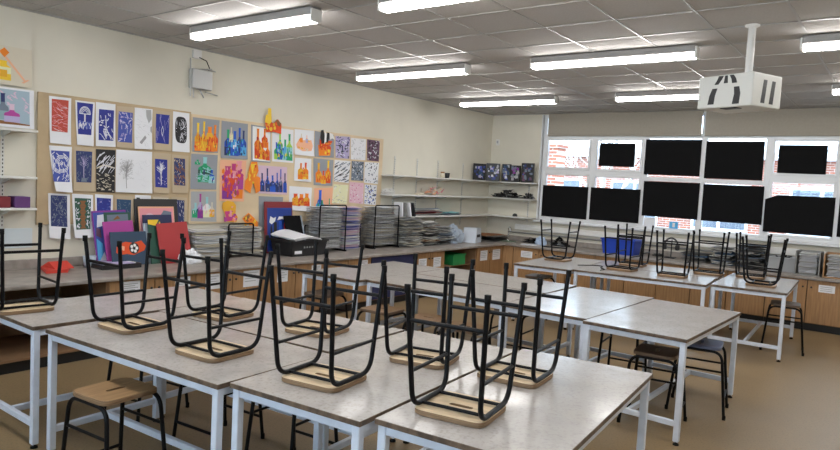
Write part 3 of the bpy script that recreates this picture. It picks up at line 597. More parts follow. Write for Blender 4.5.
def cut(key, label, polys, layer=14):
    q, m = art(key); a = Art(key, q, m, 0.01)
    for j, (pts, c) in enumerate(polys):
        a.mb.prism(pts, lambda u, v, d: (lambda p: (p[0]+d+j*0.0015, p[1], p[2]))(a.P(u, v, layer)), 0, 0.0012, a.mi(I[c]))
    return a
a = cut('cut_yellow', '', [([(0.05, 0.62), (0.2, 0.5), (0.5, 0.6), (0.8, 0.42), (1, 0.6), (0.96, 0.98), (0.5, 0.94), (0.08, 1.0)], 'fire'), ([(0.02, 0.6), (0.1, 0.3), (0.2, 0.28), (0.24, 0.02), (0.4, 0.03), (0.42, 0.55), (0.3, 0.66)], 'yellow'), ([(0.55, 0.6), (0.72, 0.42), (0.98, 0.56), (0.9, 0.7)], 'brown')]); a.blobs(12, fire, 0.11, 22, (0.12, 0.62, 0.88, 0.9)); a.done('paper_cutout', 'yellow bottle cut-out sticking up over the board edge', 'paper cut-out', GC)
a = cut('cut_fire', '', [([(0.0, 0.85), (0.05, 0.6), (0.2, 0.5), (0.3, 0.2), (0.45, 0.02), (0.8, 0.02), (0.9, 0.3), (0.75, 0.45), (1.0, 0.5), (0.98, 0.9), (0.7, 0.98), (0.55, 0.6), (0.35, 0.98)], 'orange'), ([(0.4, 0.1), (0.75, 0.08), (0.7, 0.4), (0.5, 0.5)], 'yellow')]); a.blobs(14, fire, 0.1, 22, (0.15, 0.1, 0.85, 0.8)); a.done('paper_cutout', 'tall yellow and orange cut-out between magenta and lilac bottles', 'paper cut-out', GC)
a = cut('cut_pink', '', [([(0.05, 0.35), (0.1, 0.1), (0.35, 0.0), (0.7, 0.04), (0.85, 0.2), (0.82, 0.6), (0.95, 0.75), (0.85, 0.98), (0.3, 0.96), (0.2, 0.6)], 'gold'), ([(0.2, 0.5), (0.8, 0.45), (0.85, 0.9), (0.3, 0.95)], 'magenta')]); a.blobs(16, [I['pink'], I['gold'], I['orange'], I['mauve']], 0.12, 22, (0.2, 0.2, 0.85, 0.9)); a.done('paper_cutout', 'pink and gold cut-out below the magenta bottles', 'paper cut-out', GC)
a = cut('cut_house', '', [([(0.0, 0.3), (0.4, 0.0), (0.7, 0.2), (1.0, 0.45), (0.95, 1.0), (0.7, 0.98), (0.6, 0.6), (0.2, 0.5)], 'orange'), ([(0.1, 0.28), (0.42, 0.05), (0.6, 0.35), (0.3, 0.45)], 'brown')]); a.blobs(12, fire, 0.11, 22, (0.15, 0.15, 0.9, 0.6)); a.done('paper_cutout', 'orange pointed cut-out hanging above the low drying rack', 'paper cut-out', GC)
a = cut('cut_hands', '', [([(0.1, 0.5), (0.9, 0.6), (0.85, 0.85), (0.15, 0.95)], 'fire'), ([(0.1, 0.05), (0.22, 0.0), (0.34, 0.3), (0.4, 0.7), (0.24, 0.72), (0.12, 0.4)], 'black'), ([(0.44, 0.1), (0.56, 0.12), (0.62, 0.4), (0.62, 0.75), (0.5, 0.7)], 'black'), ([(0.3, 0.05), (0.42, 0.2), (0.5, 0.62), (0.4, 0.75)], 'white'), ([(0.56, 0.1), (0.74, 0.14), (0.98, 0.5), (0.8, 0.42), (0.7, 0.5)], 'white')]); a.blobs(8, fire, 0.08, 24, (0.2, 0.66, 0.8, 0.88)); a.done('paper_cutout', 'black and white curved strips over orange flames at the board top', 'paper cut-out', GC)
# ------------------------------------------------------------------ wall fittings
jb = thing('junction_box', 'grey metal wall box with loose bracket rods and a wire up to its socket', 'wall box', (XL, -6.27, 2.77))
MB().box(0.001, 0.09, -0.13, 0.13, -0.10, 0.12, 0, 0.008).build('case', METALG, jb)
for a, b in (((0.05, -0.14, 0.23), (0.05, -0.13, -0.19)), ((0.04, -0.09, -0.1), (0.05, -0.09, -0.2)), ((0.03, 0.0, -0.1), (0.06, 0.04, -0.19)), ((0.05, 0.08, 0.14), (0.05, 0.19, 0.13)), ((0.05, 0.06, -0.12), (0.06, 0.22, -0.14)), ((0.04, -0.02, 0.12), (0.05, 0.14, 0.15))):
    MB().tube([a, b], 0.008, n=6).build('rod', METALG, jb)
so = thing('wall_socket', 'white square socket on the wall just under the ceiling', 'socket', (XL, -6.31, 3.06))
MB().box(0.001, 0.035, -0.055, 0.055, -0.05, 0.05, 0, 0.006).build('plate', WHITE, so)
MB().tube([(0.03, 0.02, -0.03), (0.06, 0.10, -0.06), (0.04, 0.16, -0.14), (0.03, 0.13, -0.20), (0.03, 0.05, -0.19)], 0.006, n=6).build('wire', RUBBER, so)
sw = thing('wall_sensor', 'small white sensor high on the window wall beside the corner', 'sensor', (-0.05, YB, 2.60))
MB().box(-0.04, 0.04, -0.03, -0.001, -0.06, 0.06, 0, 0.008).build('case', WHITE, sw)
MB().box(-0.02, 0.02, -0.034, -0.03, -0.02, 0.03, 0, 0.002).build('lens', GREYPL, sw)

# ------------------------------------------------------------------ near wall shelves
def wall_shelf(y0, y1, z, lab, x1=0.0, grp=None, br=()):
    t = thing('wall_shelf', lab, 'shelf', (XL, y0, z), 0, grp)
    MB().box(0.012, x1-XL, 0, y1-y0, -0.022, 0.0, 0, 0.003).build('board', SHELF, t)
    for y in br:
        MB().prism([(0.012, -0.022), (x1-XL-0.03, -0.022), (x1-XL-0.03, -0.032), (0.012, -0.075)], lambda a, b, d: (a, y-y0+d, b), -0.004, 0.004).build('bracket', RAIL, t)
G1 = 'shelves by the block prints'
wall_shelf(-9.9, -8.06, 2.035, 'white wall shelf under the watercolour of bottles, topmost', grp=G1, br=(-8.28, -9.2))
wall_shelf(-9.9, -8.06, 1.61, 'white wall shelf in the middle beside the block prints', grp=G1, br=(-8.28, -9.2))
wall_shelf(-9.9, -8.06, 1.325, 'white wall shelf holding the red and purple books', grp=G1, br=(-8.28, -9.2))
def rail(y, z0, z1, lab, grp, x=None):
    b = MB(); sl = []
    if x is None:
        b.box(XL+0.001, XL+0.012, y-0.013, y+0.013, z0, z1)
        z = z0+0.03
        while z < z1-0.03: b.box(XL+0.011, XL+0.0125, y-0.004, y+0.004, z, z+0.018, 1); z += 0.035
    else:
        b.box(x-0.013, x+0.013, YB-0.012, YB-0.001, z0, z1)
        z = z0+0.03
        while z < z1-0.03: b.box(x-0.004, x+0.004, YB-0.0125, YB-0.011, z, z+0.018, 1); z += 0.035
    tag(b.build('shelf_rail', [RAIL, BLACK]), lab, 'shelf rail', grp)
rail(-8.28, 1.12, 2.02, 'slotted metal rail behind the near wall shelves', None)
rail(-9.2, 1.12, 2.02, 'slotted metal rail of the near shelves, outside the view', None)
# two paintings there
a = Art('wc1', [(-8.85, 2.77), (-8.05, 2.77), (-8.05, 2.425), (-8.85, 2.425)], None); a.base(I['cream']); a.bottle(0.70, 0.88, 0.16, 0.5, [I['yellow'], I['lemon'], I['yellow']], 2, 0.2, 0.5); a.rect(I['gold'], 0.66, 0.62, 0.74, 0.8, 6); a.line([(0.70, 0.22), (0.93, 0.86)], 0.028, I['peach'], 7); a.poly([(0.655, 0.16), (0.71, 0.05), (0.76, 0.16), (0.71, 0.30)], I['orange'], 8); a.line([(0.9, 0.9), (0.96, 0.8)], 0.03, I['peach'], 8); a.done('watercolour', 'orange and yellow still life pinned on the wall above the near shelves', 'painting', None)
a = Art('wc2', [(-8.80, 2.405), (-8.03, 2.405), (-8.025, 2.05), (-8.79, 2.05)], None); a.base(PAPER); a.rect(mat('wash_blue', (0.36, 0.47, 0.55), 0.8), 0.04, 0.05, 0.95, 0.93, 1); a.rect(I['aqua'], 0.04, 0.05, 0.5, 0.7, 2)
a.poly([(0.5, 0.93), (0.62, 0.84), (0.95, 0.90), (0.95, 0.93)], I['brown'], 3); a.dashes(20, I['lilac'], 0.12, 0.02, lambda u, v: 1.4, 2, (0.5, 0.1, 0.93, 0.6)); a.bottle(0.58, 0.84, 0.12, 0.42, [I['aqua'], I['green'], I['aqua']], 4, 0.35, 0.4); a.bottle(0.66, 0.82, 0.12, 0.66, [mat('wash_teal', (0.25, 0.38, 0.42), 0.8), I['slate'], I['navy']], 5, 0.4, 0.4); a.bottle(0.755, 0.87, 0.17, 0.46, [I['lavender'], I['mauve'], I['lilac']], 6, 0.4, 0.35); a.done('watercolour', 'blue watercolour of bottles standing on the topmost near shelf', 'painting', None)
o = MB().box(XL+0.02, XL+0.17, -8.62, -8.27, 1.326, 1.425, 0, 0.004).build('book', mat('dark_red_cover', (0.20, 0.02, 0.03), 0.5)); tag(o, 'dark red book on the lowest near wall shelf', 'book', 'books on the near shelf')
M_ = Matrix.Rotation(R(8), 4, 'X')
b = MB().box(0, 0.16, 0, 0.13, 0, 0.10, 0, 0.004); o = b.build('book', mat('purple_cover', (0.12, 0.04, 0.17), 0.5), None, (XL+0.02, -8.24, 1.327)); tag(o, 'purple book beside the red one on the lowest near shelf', 'book', 'books on the near shelf')
o = MB().box(XL+0.002, XL+0.012, -8.255, -8.02, 0.94, 1.125, 0, 0.003).build('wall_panel', mat('pale_panel', (0.62, 0.68, 0.70), 0.4)); tag(o, 'pale blank panel on the wall under the near shelves', 'panel')

# ------------------------------------------------------------------ corner wall shelves
G2 = 'long shelves running to the window corner'
for z, l in ((1.845, 'topmost'), (1.54, 'middle'), (1.20, 'lowest')):
    wall_shelf(-2.98, YB-0.002, z, 'long white wall shelf between the pattern sheets and the corner, %s' % l, 0.055, G2, (-2.65, -2.05, -1.45, -0.65))
    t = thing('wall_shelf', 'short white shelf on the window wall beside the window, %s' % l, 'shelf', (0.06, YB-0.012, z), 0, 'short shelves beside the window')
    MB().box(0, 0.80, -0.245, -0.001, -0.022, 0, 0, 0.003).build('board', SHELF, t)
    MB().box(0.62, 0.628, -0.2, -0.002, -0.06, -0.022).build('bracket', RAIL, t)
for y, p in ((-2.65, 'end nearest the pattern sheets'), (-2.05, 'second from the pattern sheets'), (-1.45, 'behind the small jars'), (-0.65, 'nearest the corner')):
    rail(y, 1.0, 2.14, 'slotted rail of the corner shelves, %s' % p, 'rails of the corner shelves')
rail(0.68, 1.1, 2.1, 'slotted rail of the short shelves on the window wall', None, x=0.68)

rng = random.Random(11)
def stack(name, label, cat, x0, x1, y0, y1, z0, n, dz, mats, jit=0.03, wave=0.006, rot=0.08, group=None, kind='stuff', th=0.005):
    b = MB(); z = z0+0.001; ms = list(mats)
    for k in range(n):
        a = rng.uniform(-rot, rot); dx, dy = rng.uniform(-jit, jit), rng.uniform(-jit, jit); ph = rng.uniform(0, 6); f = rng.uniform(3, 7)
        cx, cy = (x0+x1)/2+dx, (y0+y1)/2+dy; hx, hy = (x1-x0)/2*rng.uniform(0.8, 1), (y1-y0)/2*rng.uniform(0.8, 1)
        ca, sa = math.cos(a), math.sin(a); zz = z
        def fn(u, v):
            px, py = (u*2-1)*hx, (v*2-1)*hy
            return (cx+px*ca-py*sa, cy+px*sa+py*ca, zz+th+wave*(1+math.sin(f*(u+v)+ph))*(0.3+abs(v-0.5)))
        b.sheet(fn, 3, 5, (0, 0, th), rng.randrange(len(ms))); z += dz
    o = b.build(name, ms); tag(o, label, cat, group, kind); return o
from mathutils import noise as mnoise
def lump(name, label, cat, c, sx, sy, sz, m, seed, group=None, n=9, rough=0.35):
    r = random.Random(seed); t = bmesh.new(); bmesh.ops.create_icosphere(t, subdivisions=4, radius=1.0)
    off = Vector((seed*3.7, seed*1.3, seed*2.1))
    for v in t.verts:
        d = v.co.normalized(); p = d*1.6+off
        k = 0.82+rough*0.9*mnoise.noise(p*1.3)+rough*0.55*(1-abs(mnoise.noise(p*3.1))*2)*0.6+rough*0.25*mnoise.noise(p*8)
        q = d*k; v.co = Vector((q.x*sx, q.y*sy, max(-0.25, q.z)*sz))
    mz = min(v.co.z for v in t.verts)
    for v in t.verts: v.co.z -= mz
    b = MB(); t.verts.index_update(); b._add([v.co.copy() for v in t.verts], [[v.index for v in f.verts] for f in t.faces]); t.free()
    o = b.build(name, m, None, (c[0], c[1], c[2]+0.001)); return tag(o, label, cat, group)
def heap(name, label, cat, c, sx, sy, sz, mats, seed, n=40, group=None):
    """crumpled folds: many overlapping thin pieces"""
    r = random.Random(seed); b = MB()
    for k in range(n):
        a = r.uniform(0, 2*PI); q = math.sqrt(r.random()); u, v = q*math.cos(a), q*math.sin(a); hgt = sz*(1-q*q)*r.uniform(0.3, 1.0)
        p = [Vector((u*sx*0.8+r.uniform(-0.45, 0.45)*sx, v*sy*0.8+r.uniform(-0.5, 0.5)*sy, max(0.004, hgt+r.uniform(-0.4, 0.4)*sz))) for _ in range(4)]
        nn = (p[1]-p[0]).cross(p[2]-p[0]); nn = nn.normalized()*0.003 if nn.length > 1e-9 else Vector((0, 0, 0.003))
        if nn.z < 0: nn = -nn
        w = p+[x+nn for x in p]
        b._add(w, [(0, 1, 2), (0, 2, 3), (4, 6, 5), (4, 7, 6), (0, 4, 5, 1), (1, 5, 6, 2), (2, 6, 7, 3), (3, 7, 4, 0)], r.randrange(len(mats)))
    o = b.build(name, list(mats), None, (c[0], c[1], c[2]+0.001)); return tag(o, label, cat, group)

# on the top corner shelf
j = thing('glass_jar', 'small jar with a brown lid on the top corner shelf', 'jar', (-0.08, -1.46, 1.846))
MB().lathe([(0.0, 0), (0.038, 0), (0.04, 0.07), (0.03, 0.085)]).build('body', I['cream'], j); MB().lathe([(0.034, 0.08), (0.034, 0.105), (0.0, 0.105)]).build('lid', I['brown'], j)
j = thing('cup', 'small black cup on the top corner shelf beside the jar', 'cup', (-0.07, -1.33, 1.846))
MB().lathe([(0.0, 0), (0.04, 0), (0.046, 0.09), (0.04, 0.09), (0.035, 0.01), (0, 0.01)]).build('body', BLACKPL, j)
def folder(x, y, rz, w, h, d, mats, lab, seed, z=1.846):
    t = thing('picture_folder', lab, 'folder', (x, y, z), rz, 'folders on the top corner shelf'); r = random.Random(seed)
    MB().box(-w/2, w/2, -d/2, d/2, 0.0, h, 0, 0.003).build('cover', BLACKPL, t)
    b = MB()
    for k in range(26):
        u, v, s_ = r.uniform(-w/2+0.03, w/2-0.03), r.uniform(0.04, h-0.04), r.uniform(0.012, 0.03)
        b.face([(u-s_, -d/2-0.001-k*0.0001, v-s_*r.uniform(.5, 1.4)), (u+s_, -d/2-0.001-k*0.0001, v-s_), (u+s_*r.uniform(.4, 1), -d/2-0.001-k*0.0001, v+s_), (u-s_, -d/2-0.001-k*0.0001, v+s_*r.uniform(.5, 1.3))], r.randrange(len(mats)))
    b.build('cover_pattern', mats, t)
CP = [I['navy'], I['slate'], I['lavender'], I['teal'], I['grey'], I['mid']]
folder(-0.05, -0.30, R(60), 0.26, 0.31, 0.03, CP, 'dark patterned folder turned side-on, furthest from the window', 1)
folder(0.10, -0.06, R(25), 0.26, 0.33, 0.03, CP+[I['pale']], 'folder with pale and blue specks in the shelf corner', 2)
folder(0.30, 0.10, R(10), 0.17, 0.33, 0.05, CP+[I['pale']], 'narrow speckled folder between the corner and the green one', 3)
folder(0.48, 0.13, R(4), 0.19, 0.31, 0.04, [I['dkgreen'], I['slate'], I['plum'], I['grey']], 'dark green and plum patterned folder, second from the window', 4)
folder(0.73, 0.13, R(2), 0.25, 0.36, 0.04, [I['navy'], I['mid'], I['rust'], I['slate']], 'large navy and rust folder nearest the window', 5)
# middle corner shelf
lump('clay_model', 'grey crumpled clay model near the pattern sheets end of the shelf', 'model', (-0.07, -2.92, 1.541), 0.09, 0.13, 0.07, PAPER2, 3)
lump('clay_model', 'flat dull clay model lying beside the pink paper model', 'model', (-0.07, -2.12, 1.541), 0.06, 0.12, 0.03, I['cream'], 4)
pm = MB(); r = random.Random(8)
for k in range(26):
    c = Vector((r.uniform(-0.08, 0.08), r.uniform(-0.22, 0.22), r.uniform(0.01, 0.10)))
    p = [c+Vector((r.uniform(-0.07, 0.07), r.uniform(-0.08, 0.08), r.uniform(-0.05, 0.07))) for _ in range(3)]
    for q in p: q.z = max(0.003, q.z)
    n_ = (p[1]-p[0]).cross(p[2]-p[0]).normalized()*0.002
    pm._add(p+[q+n_ for q in p], [(0, 1, 2), (5, 4, 3), (0, 3, 4, 1), (1, 4, 5, 2), (2, 5, 3, 0)], r.randrange(3))
o = pm.build('folded_paper_model', [I['pink'], I['cream'], I['peach']], None, (-0.07, -1.72, 1.543)); tag(o, 'spiky pink folded paper model on the middle corner shelf', 'model')
heap('black_bag', 'black crumpled bag heaped on the middle short shelf', 'bag', (0.30, 0.19, 1.541), 0.30, 0.09, 0.13, [BLACKPL, SUGAR, BLACKPL, PAPER3], 5, n=90)
heap('black_bag', 'smaller black bag at the window end of the middle short shelf', 'bag', (0.74, 0.20, 1.541), 0.13, 0.08, 0.11, [BLACKPL, SUGAR, PAPER3, GREYPL], 6, n=50)
# lowest corner shelf
stack('magazine_pile', 'sprawling pile of old magazines on the lowest corner shelf', 'magazines', -0.17, 0.04, -2.75, -1.55, 1.201, 12, 0.009, [I['crimson'], PAPER3, I['slate'], I['pink'], PAPER2, BLACKPL], 0.02, 0.012, 0.03)
stack('magazine_pile', 'low heap of teal leaflets on the lowest corner shelf', 'magazines', -0.16, 0.03, -1.40, -0.95, 1.201, 7, 0.007, [I['teal'], I['aqua'], I['slate']], 0.02, 0.01, 0.05)
lump('black_tape', 'small black roll lying on the lowest short shelf', 'roll', (0.48, 0.2, 1.201), 0.06, 0.05, 0.05, BLACKPL, 9, n=3, rough=0.1)

# ------------------------------------------------------------------ worktops and base units
FXL = 0.66                                   # front plane of the units along the long wall
o = MB().box(XL+0.001, 0.712, -12.3, YB-0.001, WZ-0.035, WZ, 0, 0.006).build('worktop', WORK); tag(o, 'long grey brown worktop under the display wall', 'worktop')
o = MB().box(0.713, 8.1, -0.533, YB-0.001, WZ-0.035, WZ, 0, 0.006).build('worktop', WORK); tag(o, 'grey brown worktop running under the windows', 'worktop')
def unit_left(y0, y1, lab, doors=2, open_=False, back=OAKIN, grp='cupboards under the display wall worktop', z1=WZ-0.037):
    t = thing('base_cabinet', lab, 'cupboard', (XL, (y0+y1)/2, 0), 0, grp); hw = (y1-y0)/2-0.001
    f = FXL-XL
    b = MB().box(0.002, f-0.02, -hw, -hw+0.018, 0.1, z1).box(0.002, f-0.02, hw-0.018, hw, 0.1, z1).box(0.002, f-0.02, -hw+0.018, hw-0.018, 0.1, 0.118).box(0.002, 0.012, -hw+0.018, hw-0.018, 0.118, z1)
    if open_: b.box(0.012, f-0.06, -hw+0.018, hw-0.018, 0.42, 0.438)
    b.build('carcass', back, t)
    MB().box(f-0.075, f-0.06, -hw, hw, 0.001, 0.1).build('plinth', PLINTH, t)
    if not open_:
        w_ = 2*hw/doors
        for k in range(doors):
            d = MB().box(f-0.019, f, -hw+k*w_+0.005, -hw+(k+1)*w_-0.005, 0.112, z1-0.004, 0, 0.002).build('door', OAK, t)
            yy = -hw+(k+1)*w_-0.04 if k % 2 == 0 else -hw+k*w_+0.04
            MB().lathe([(0.0, 0.018), (0.012, 0.016), (0.012, 0.010), (0.006, 0.0)], n=10).build('knob', BLACKPL, d).matrix_local = Matrix.Translation((f, yy, z1-0.1)) @ Matrix.Rotation(R(90), 4, 'Y')
    return t
unit_left(-11.9, -9.8, 'open base unit out past the near shelves', open_=True, grp='open bays under the display wall worktop')
unit_left(-9.8, -7.72, 'open base unit beside the near table, with folders on its shelf', open_=True, grp='open bays under the display wall worktop')
for k, p in enumerate(('next to the near open bay, below the red folder', 'below the low drying rack', 'below the black crate', 'left of the navy panel, under the wire drying racks')):
    unit_left(-7.72+k*0.905, -7.72+(k+1)*0.905, 'oak double cupboard %s' % p)
nb = unit_left(-4.10, -3.12, 'base bay closed by a flat navy panel under the worktop', open_=True, grp=None)
MB().box(FXL-XL-0.02, FXL-XL-0.002, -0.465, 0.465, 0.112, WZ-0.045).build('panel', NAVY, nb)
unit_left(-3.12, -2.34, 'oak double cupboard between the navy panel and the green tray bay')
unit_left(-2.34, -1.38, 'open bay holding the green tray', open_=True, grp='open bays under the display wall worktop')
unit_left(-1.38, -0.50, 'oak double cupboard nearest the corner on the long wall')
o = MB().box(0.60, 0.664, -0.498, -0.47, 0.0005, WZ-0.04).box(0.664, 0.856, -0.49, -0.47, 0.0005, WZ-0.04).build('corner_post', OAK); tag(o, 'oak corner post where the two worktops meet', 'post')
tray = thing('storage_tray', 'green plastic tray in the open bay under the worktop', 'tray', (0.40, -1.86, 0.439))
MB().box(-0.22, 0.22, -0.18, 0.18, 0.0, 0.012).box(-0.22, 0.22, -0.18, -0.168, 0.012, 0.17).box(-0.22, 0.22, 0.168, 0.18, 0.012, 0.17).box(0.208, 0.22, -0.168, 0.168, 0.012, 0.17).box(-0.22, -0.208, -0.168, 0.168, 0.012, 0.17).build('body', GREENPL, tray)
MB().box(0.22, 0.235, -0.19, 0.19, 0.155, 0.18, 0, 0.003).build('rim', GREENPL, tray)
BYF = -0.49
def unit_back(x0, x1, lab):
    t = thing('base_cabinet', lab, 'cupboard', ((x0+x1)/2, BYF, 0), 0, 'cupboards under the window worktop'); hw = (x1-x0)/2-0.001; z1 = WZ-0.037
    MB().box(-hw, hw, 0.02, YB-BYF-0.002, 0.1, z1).build('carcass', mat('carcass_dark', (0.10, 0.06, 0.03), 0.7), t)
    MB().box(-hw, hw, 0.06, 0.075, 0.001, 0.1).build('plinth', PLINTH, t)
    for k in range(2):
        d = MB().box(-hw+k*hw+0.006, -hw+(k+1)*hw-0.006, 0, 0.019, 0.112, z1-0.004, 0, 0.002).build('door', OAK, t)
        MB().lathe([(0.0, 0.018), (0.012, 0.016), (0.012, 0.010), (0.006, 0.0)], n=10).build('knob', BLACKPL, d).matrix_local = Matrix.Translation((-0.05 if k == 0 else 0.05, 0, z1-0.1)) @ Matrix.Rotation(R(90), 4, 'X')
for k, p in enumerate(('nearest the sink corner', 'below the blue tub', 'below the third window bay', 'behind the far table, below the stacked papers', 'with a white notice, below the paper racks', 'past the paper racks at the picture edge', 'at the blank wall end')):
    unit_back(0.86+k*1.008, 0.86+(k+1)*1.008, 'oak double cupboard under the windows, %s' % p)
def notice_l(y0, y1, z0, z1, lab):
    b = MB().box(FXL+0.0005, FXL+0.0015, y0, y1, z0, z1)
    for k in range(4): b.box(FXL+0.0015, FXL+0.0018, y0+0.02, y1-0.02-0.03*(k % 2), z1-0.03-k*(z1-z0)*0.17, z1-0.022-k*(z1-z0)*0.17, 1)
    tag(b.build('paper_notice', [PAPER, I['grey']]), lab, 'notice', 'white notices on the cupboard doors')
for y0, y1, z0, z1, lab in ((-7.60, -7.42, 0.575, 0.685, 'white notice on the cupboard door nearest the open bay'), (-7.05, -6.88, 0.54, 0.68, 'white notice on the door below the red folder'), (-6.70, -6.52, 0.52, 0.68, 'white notice on the door below the low drying rack'),
    (-6.22, -6.0, 0.50, 0.68, 'wide white notice with a heading on a door left of the black crate'), (-5.74, -5.58, 0.51, 0.67, 'white notice on the door just before the black crate'), (-5.2, -5.04, 0.53, 0.67, 'white notice on the door below the black crate'), (-4.33, -4.17, 0.565, 0.675, 'white notice on the door before the navy panel'),
    (-3.02, -2.82, 0.48, 0.61, 'white notice on the first door after the navy panel'), (-2.64, -2.44, 0.46, 0.61, 'white notice on the door beside the green tray bay'),
    (-1.27, -1.04, 0.47, 0.64, 'white notice on the corner cupboard, door by the green tray bay'), (-0.86, -0.60, 0.46, 0.64, 'white notice on the last door before the corner')):
    notice_l(y0, y1, z0, z1, lab)
def notice_b(x0, x1, z0, z1, lab):
    b = MB().box(x0, x1, BYF-0.0015, BYF-0.0005, z0, z1)
    for k in range(3): b.box(x0+0.02, x1-0.03, BYF-0.0018, BYF-0.0015, z1-0.03-k*0.025, z1-0.022-k*0.025, 1)
    tag(b.build('paper_notice', [PAPER, I['grey']]), lab, 'notice', 'white notices on the cupboard doors')
notice_b(1.02, 1.24, 0.53, 0.645, 'white notice under the windows nearest the sink corner')
notice_b(5.53, 5.72, 0.55, 0.65, 'white notice on the cupboard below the paper racks')
# folders on the open shelf beside the near table
for k, (y0, y1, x0, x1, z, m, lab) in enumerate(((-8.62, -8.05, 0.15, 0.56, 0.44, PAPER2, 'pale folder at the bottom of the open bay pile'), (-8.55, -8.1, 0.2, 0.58, 0.475, I['crimson'], 'red folder in the open bay beside the near table'), (-8.05, -7.78, 0.2, 0.55, 0.44, I['dkgreen'], 'dark green folder at the end of the open bay'), (-8.5, -8.0, 0.22, 0.56, 0.51, PAPER, 'white folder on top of the open bay pile'))):
    o = MB().box(x0, x1, y0, y1, z, z+0.03, 0, 0.004).build('folder', m); tag(o, lab, 'folder', 'folders in the open bay')

# ------------------------------------------------------------------ things on the long worktop
Z = WZ+0.001
def sheet_on(name, lab, cat, pts, th, m, z=Z, group=None):
    o = MB().prism(pts, lambda a, b, d: (a, b, z+d), 0, th).build(name, m); return tag(o, lab, cat, group)
rp = MB(); rp.prism([(-0.10, -7.98), (0.20, -8.06), (0.22, -7.88), (-0.06, -7.72)], lambda a, b, d: (a, b, Z+d), 0, 0.03)
rp.prism([(-0.1, Z+0.03), (0.18, Z+0.03), (0.03, Z+0.085)], lambda a, b, d: (a, d, b), -7.97, -7.80); tag(rp.build('red_folder', mat('red_card', (0.62, 0.05, 0.03), 0.6)), 'bright red folder lying open on the worktop near the wall shelves', 'folder')
cu = thing('plastic_cup', 'pale translucent cup behind the red folder on the worktop', 'cup', (-0.02, -7.56, Z))
MB().lathe([(0, 0), (0.05, 0), (0.062, 0.11), (0.058, 0.11), (0.046, 0.006), (0, 0.006)]).build('body', CLEARPL, cu)
tr_ = thing('paper_tray', 'black tray of white paper scraps before the leaning folders', 'tray', (0.05, -7.35, Z))
MB().box(-0.18, 0.2, -0.22, 0.18, 0.0, 0.008).box(-0.18, 0.2, -0.22, -0.21, 0.008, 0.045).box(-0.18, 0.2, 0.17, 0.18, 0.008, 0.045).box(0.19, 0.2, -0.21, 0.17, 0.008, 0.045).box(-0.18, -0.17, -0.21, 0.17, 0.008, 0.045).build('body', BLACKPL, tr_)
stack('scrap_paper', 'white paper scraps lying in the black tray', 'paper', -0.10, 0.22, -7.53, -7.2, Z+0.009, 7, 0.005, [PAPER, PAPER, I['lavender']], 0.015, 0.006, 0.15)

def leaned(name, y0, y1, h, xb, tilt, mats, lab, deco=None, th=0.012, grp='folders and canvases leaning on the wall', skew=0.0, dz=0.0):
    t = thing(name, lab, 'folder' if 'folder' in name else 'canvas', (xb, (y0+y1)/2, Z+dz), 0, grp); hw = (y1-y0)/2
    M = Matrix.Rotation(-R(tilt), 4, 'Y') @ Matrix.Rotation(R(skew), 4, 'X')
    b = MB().box(-th, 0, -hw, hw, 0, h, 0, 0.002); b.bm.transform(M); b.build('board', mats[0], t)
    if deco:
        d = MB()
        for k, (pts, mi) in enumerate(deco): d.prism([(p[0]*2*hw-hw, p[1]*h) for p in pts], lambda a, c, e: (e+0.0004*k, a, c), 0.0003, 0.001, mi)
        d.bm.transform(M); d.build('picture', mats[1:], t)
    return t
def circ(cx, cy, rx, ry, n=14, ph=0): return [(cx+rx*math.cos(2*PI*i/n+ph), cy+ry*math.sin(2*PI*i/n+ph)) for i in range(n)]
sq = [(0.03, 0.03), (0.97, 0.03), (0.97, 0.97), (0.03, 0.97)]
leaned('painted_canvas', -7.46, -7.10, 0.56, -0.06, 11, [I['plum'], I['mid'], I['slate'], I['pale'], I['sky'], I['rust']], 'blue and purple painted canvas at the near end of the leaning group',
    [(sq, 0), ([(0.1, 0.7), (0.5, 0.75), (0.6, 0.95), (0.15, 0.92)], 2), ([(0.04, 0.05), (0.2, 0.05), (0.22, 0.4), (0.06, 0.5)], 3), ([(0.06, 0.55), (0.2, 0.5), (0.2, 0.66), (0.08, 0.7)], 4), ([(0.1, 0.1), (0.3, 0.08), (0.24, 0.25)], 2)], skew=2)
leaned('card_folder', -7.36, -7.08, 0.54, -0.045, 11, [I['dkgreen'], I['slate'], I['brown']], 'dark green folder behind the magenta one', [([(0.1, 0.8), (0.9, 0.84), (0.9, 0.97), (0.1, 0.95)], 0), ([(0.3, 0.85), (0.6, 0.88), (0.5, 0.94)], 1)])
leaned('card_folder', -7.39, -7.07, 0.455, 0.01, 12, [I['mauve']], 'magenta folder leaning between the blue canvas and navy folder', skew=2)
leaned('card_folder', -7.37, -6.98, 0.35, 0.07, 13, [mat('navy_cover', (0.018, 0.05, 0.10), 0.5), I['fire'], I['white'], I['black'], I['peach']], 'navy folder with a red blob and a white flower on it',
    [([(0.12, 0.4), (0.2, 0.32), (0.4, 0.34), (0.6, 0.3), (0.9, 0.42), (0.96, 0.55), (0.84, 0.72), (0.6, 0.66), (0.4, 0.7), (0.16, 0.62)], 0), (circ(0.62, 0.5, 0.14, 0.17), 2)]+[(circ(0.62+0.075*math.cos(k*1.257), 0.5+0.09*math.sin(k*1.257), 0.04, 0.05, 8), 1) for k in range(5)]+[(circ(0.62, 0.5, 0.03, 0.035, 8), 2), ([(0.22, 0.48), (0.34, 0.44), (0.36, 0.56), (0.24, 0.6)], 3)])
leaned('card_folder', -7.03, -6.52, 0.68, -0.07, 8, [BLACKPL], 'large black folder standing tallest behind the pink canvas')
leaned('painted_canvas', -7.00, -6.58, 0.60, -0.04, 9, [I['peach'], I['pink'], I['rose'], I['slate']], 'pink painted canvas before the black folder', [(sq, 0), (circ(0.3, 0.8, 0.14, 0.08), 1), ([(0.6, 0.84), (0.9, 0.8), (0.92, 0.9), (0.7, 0.93)], 2)])
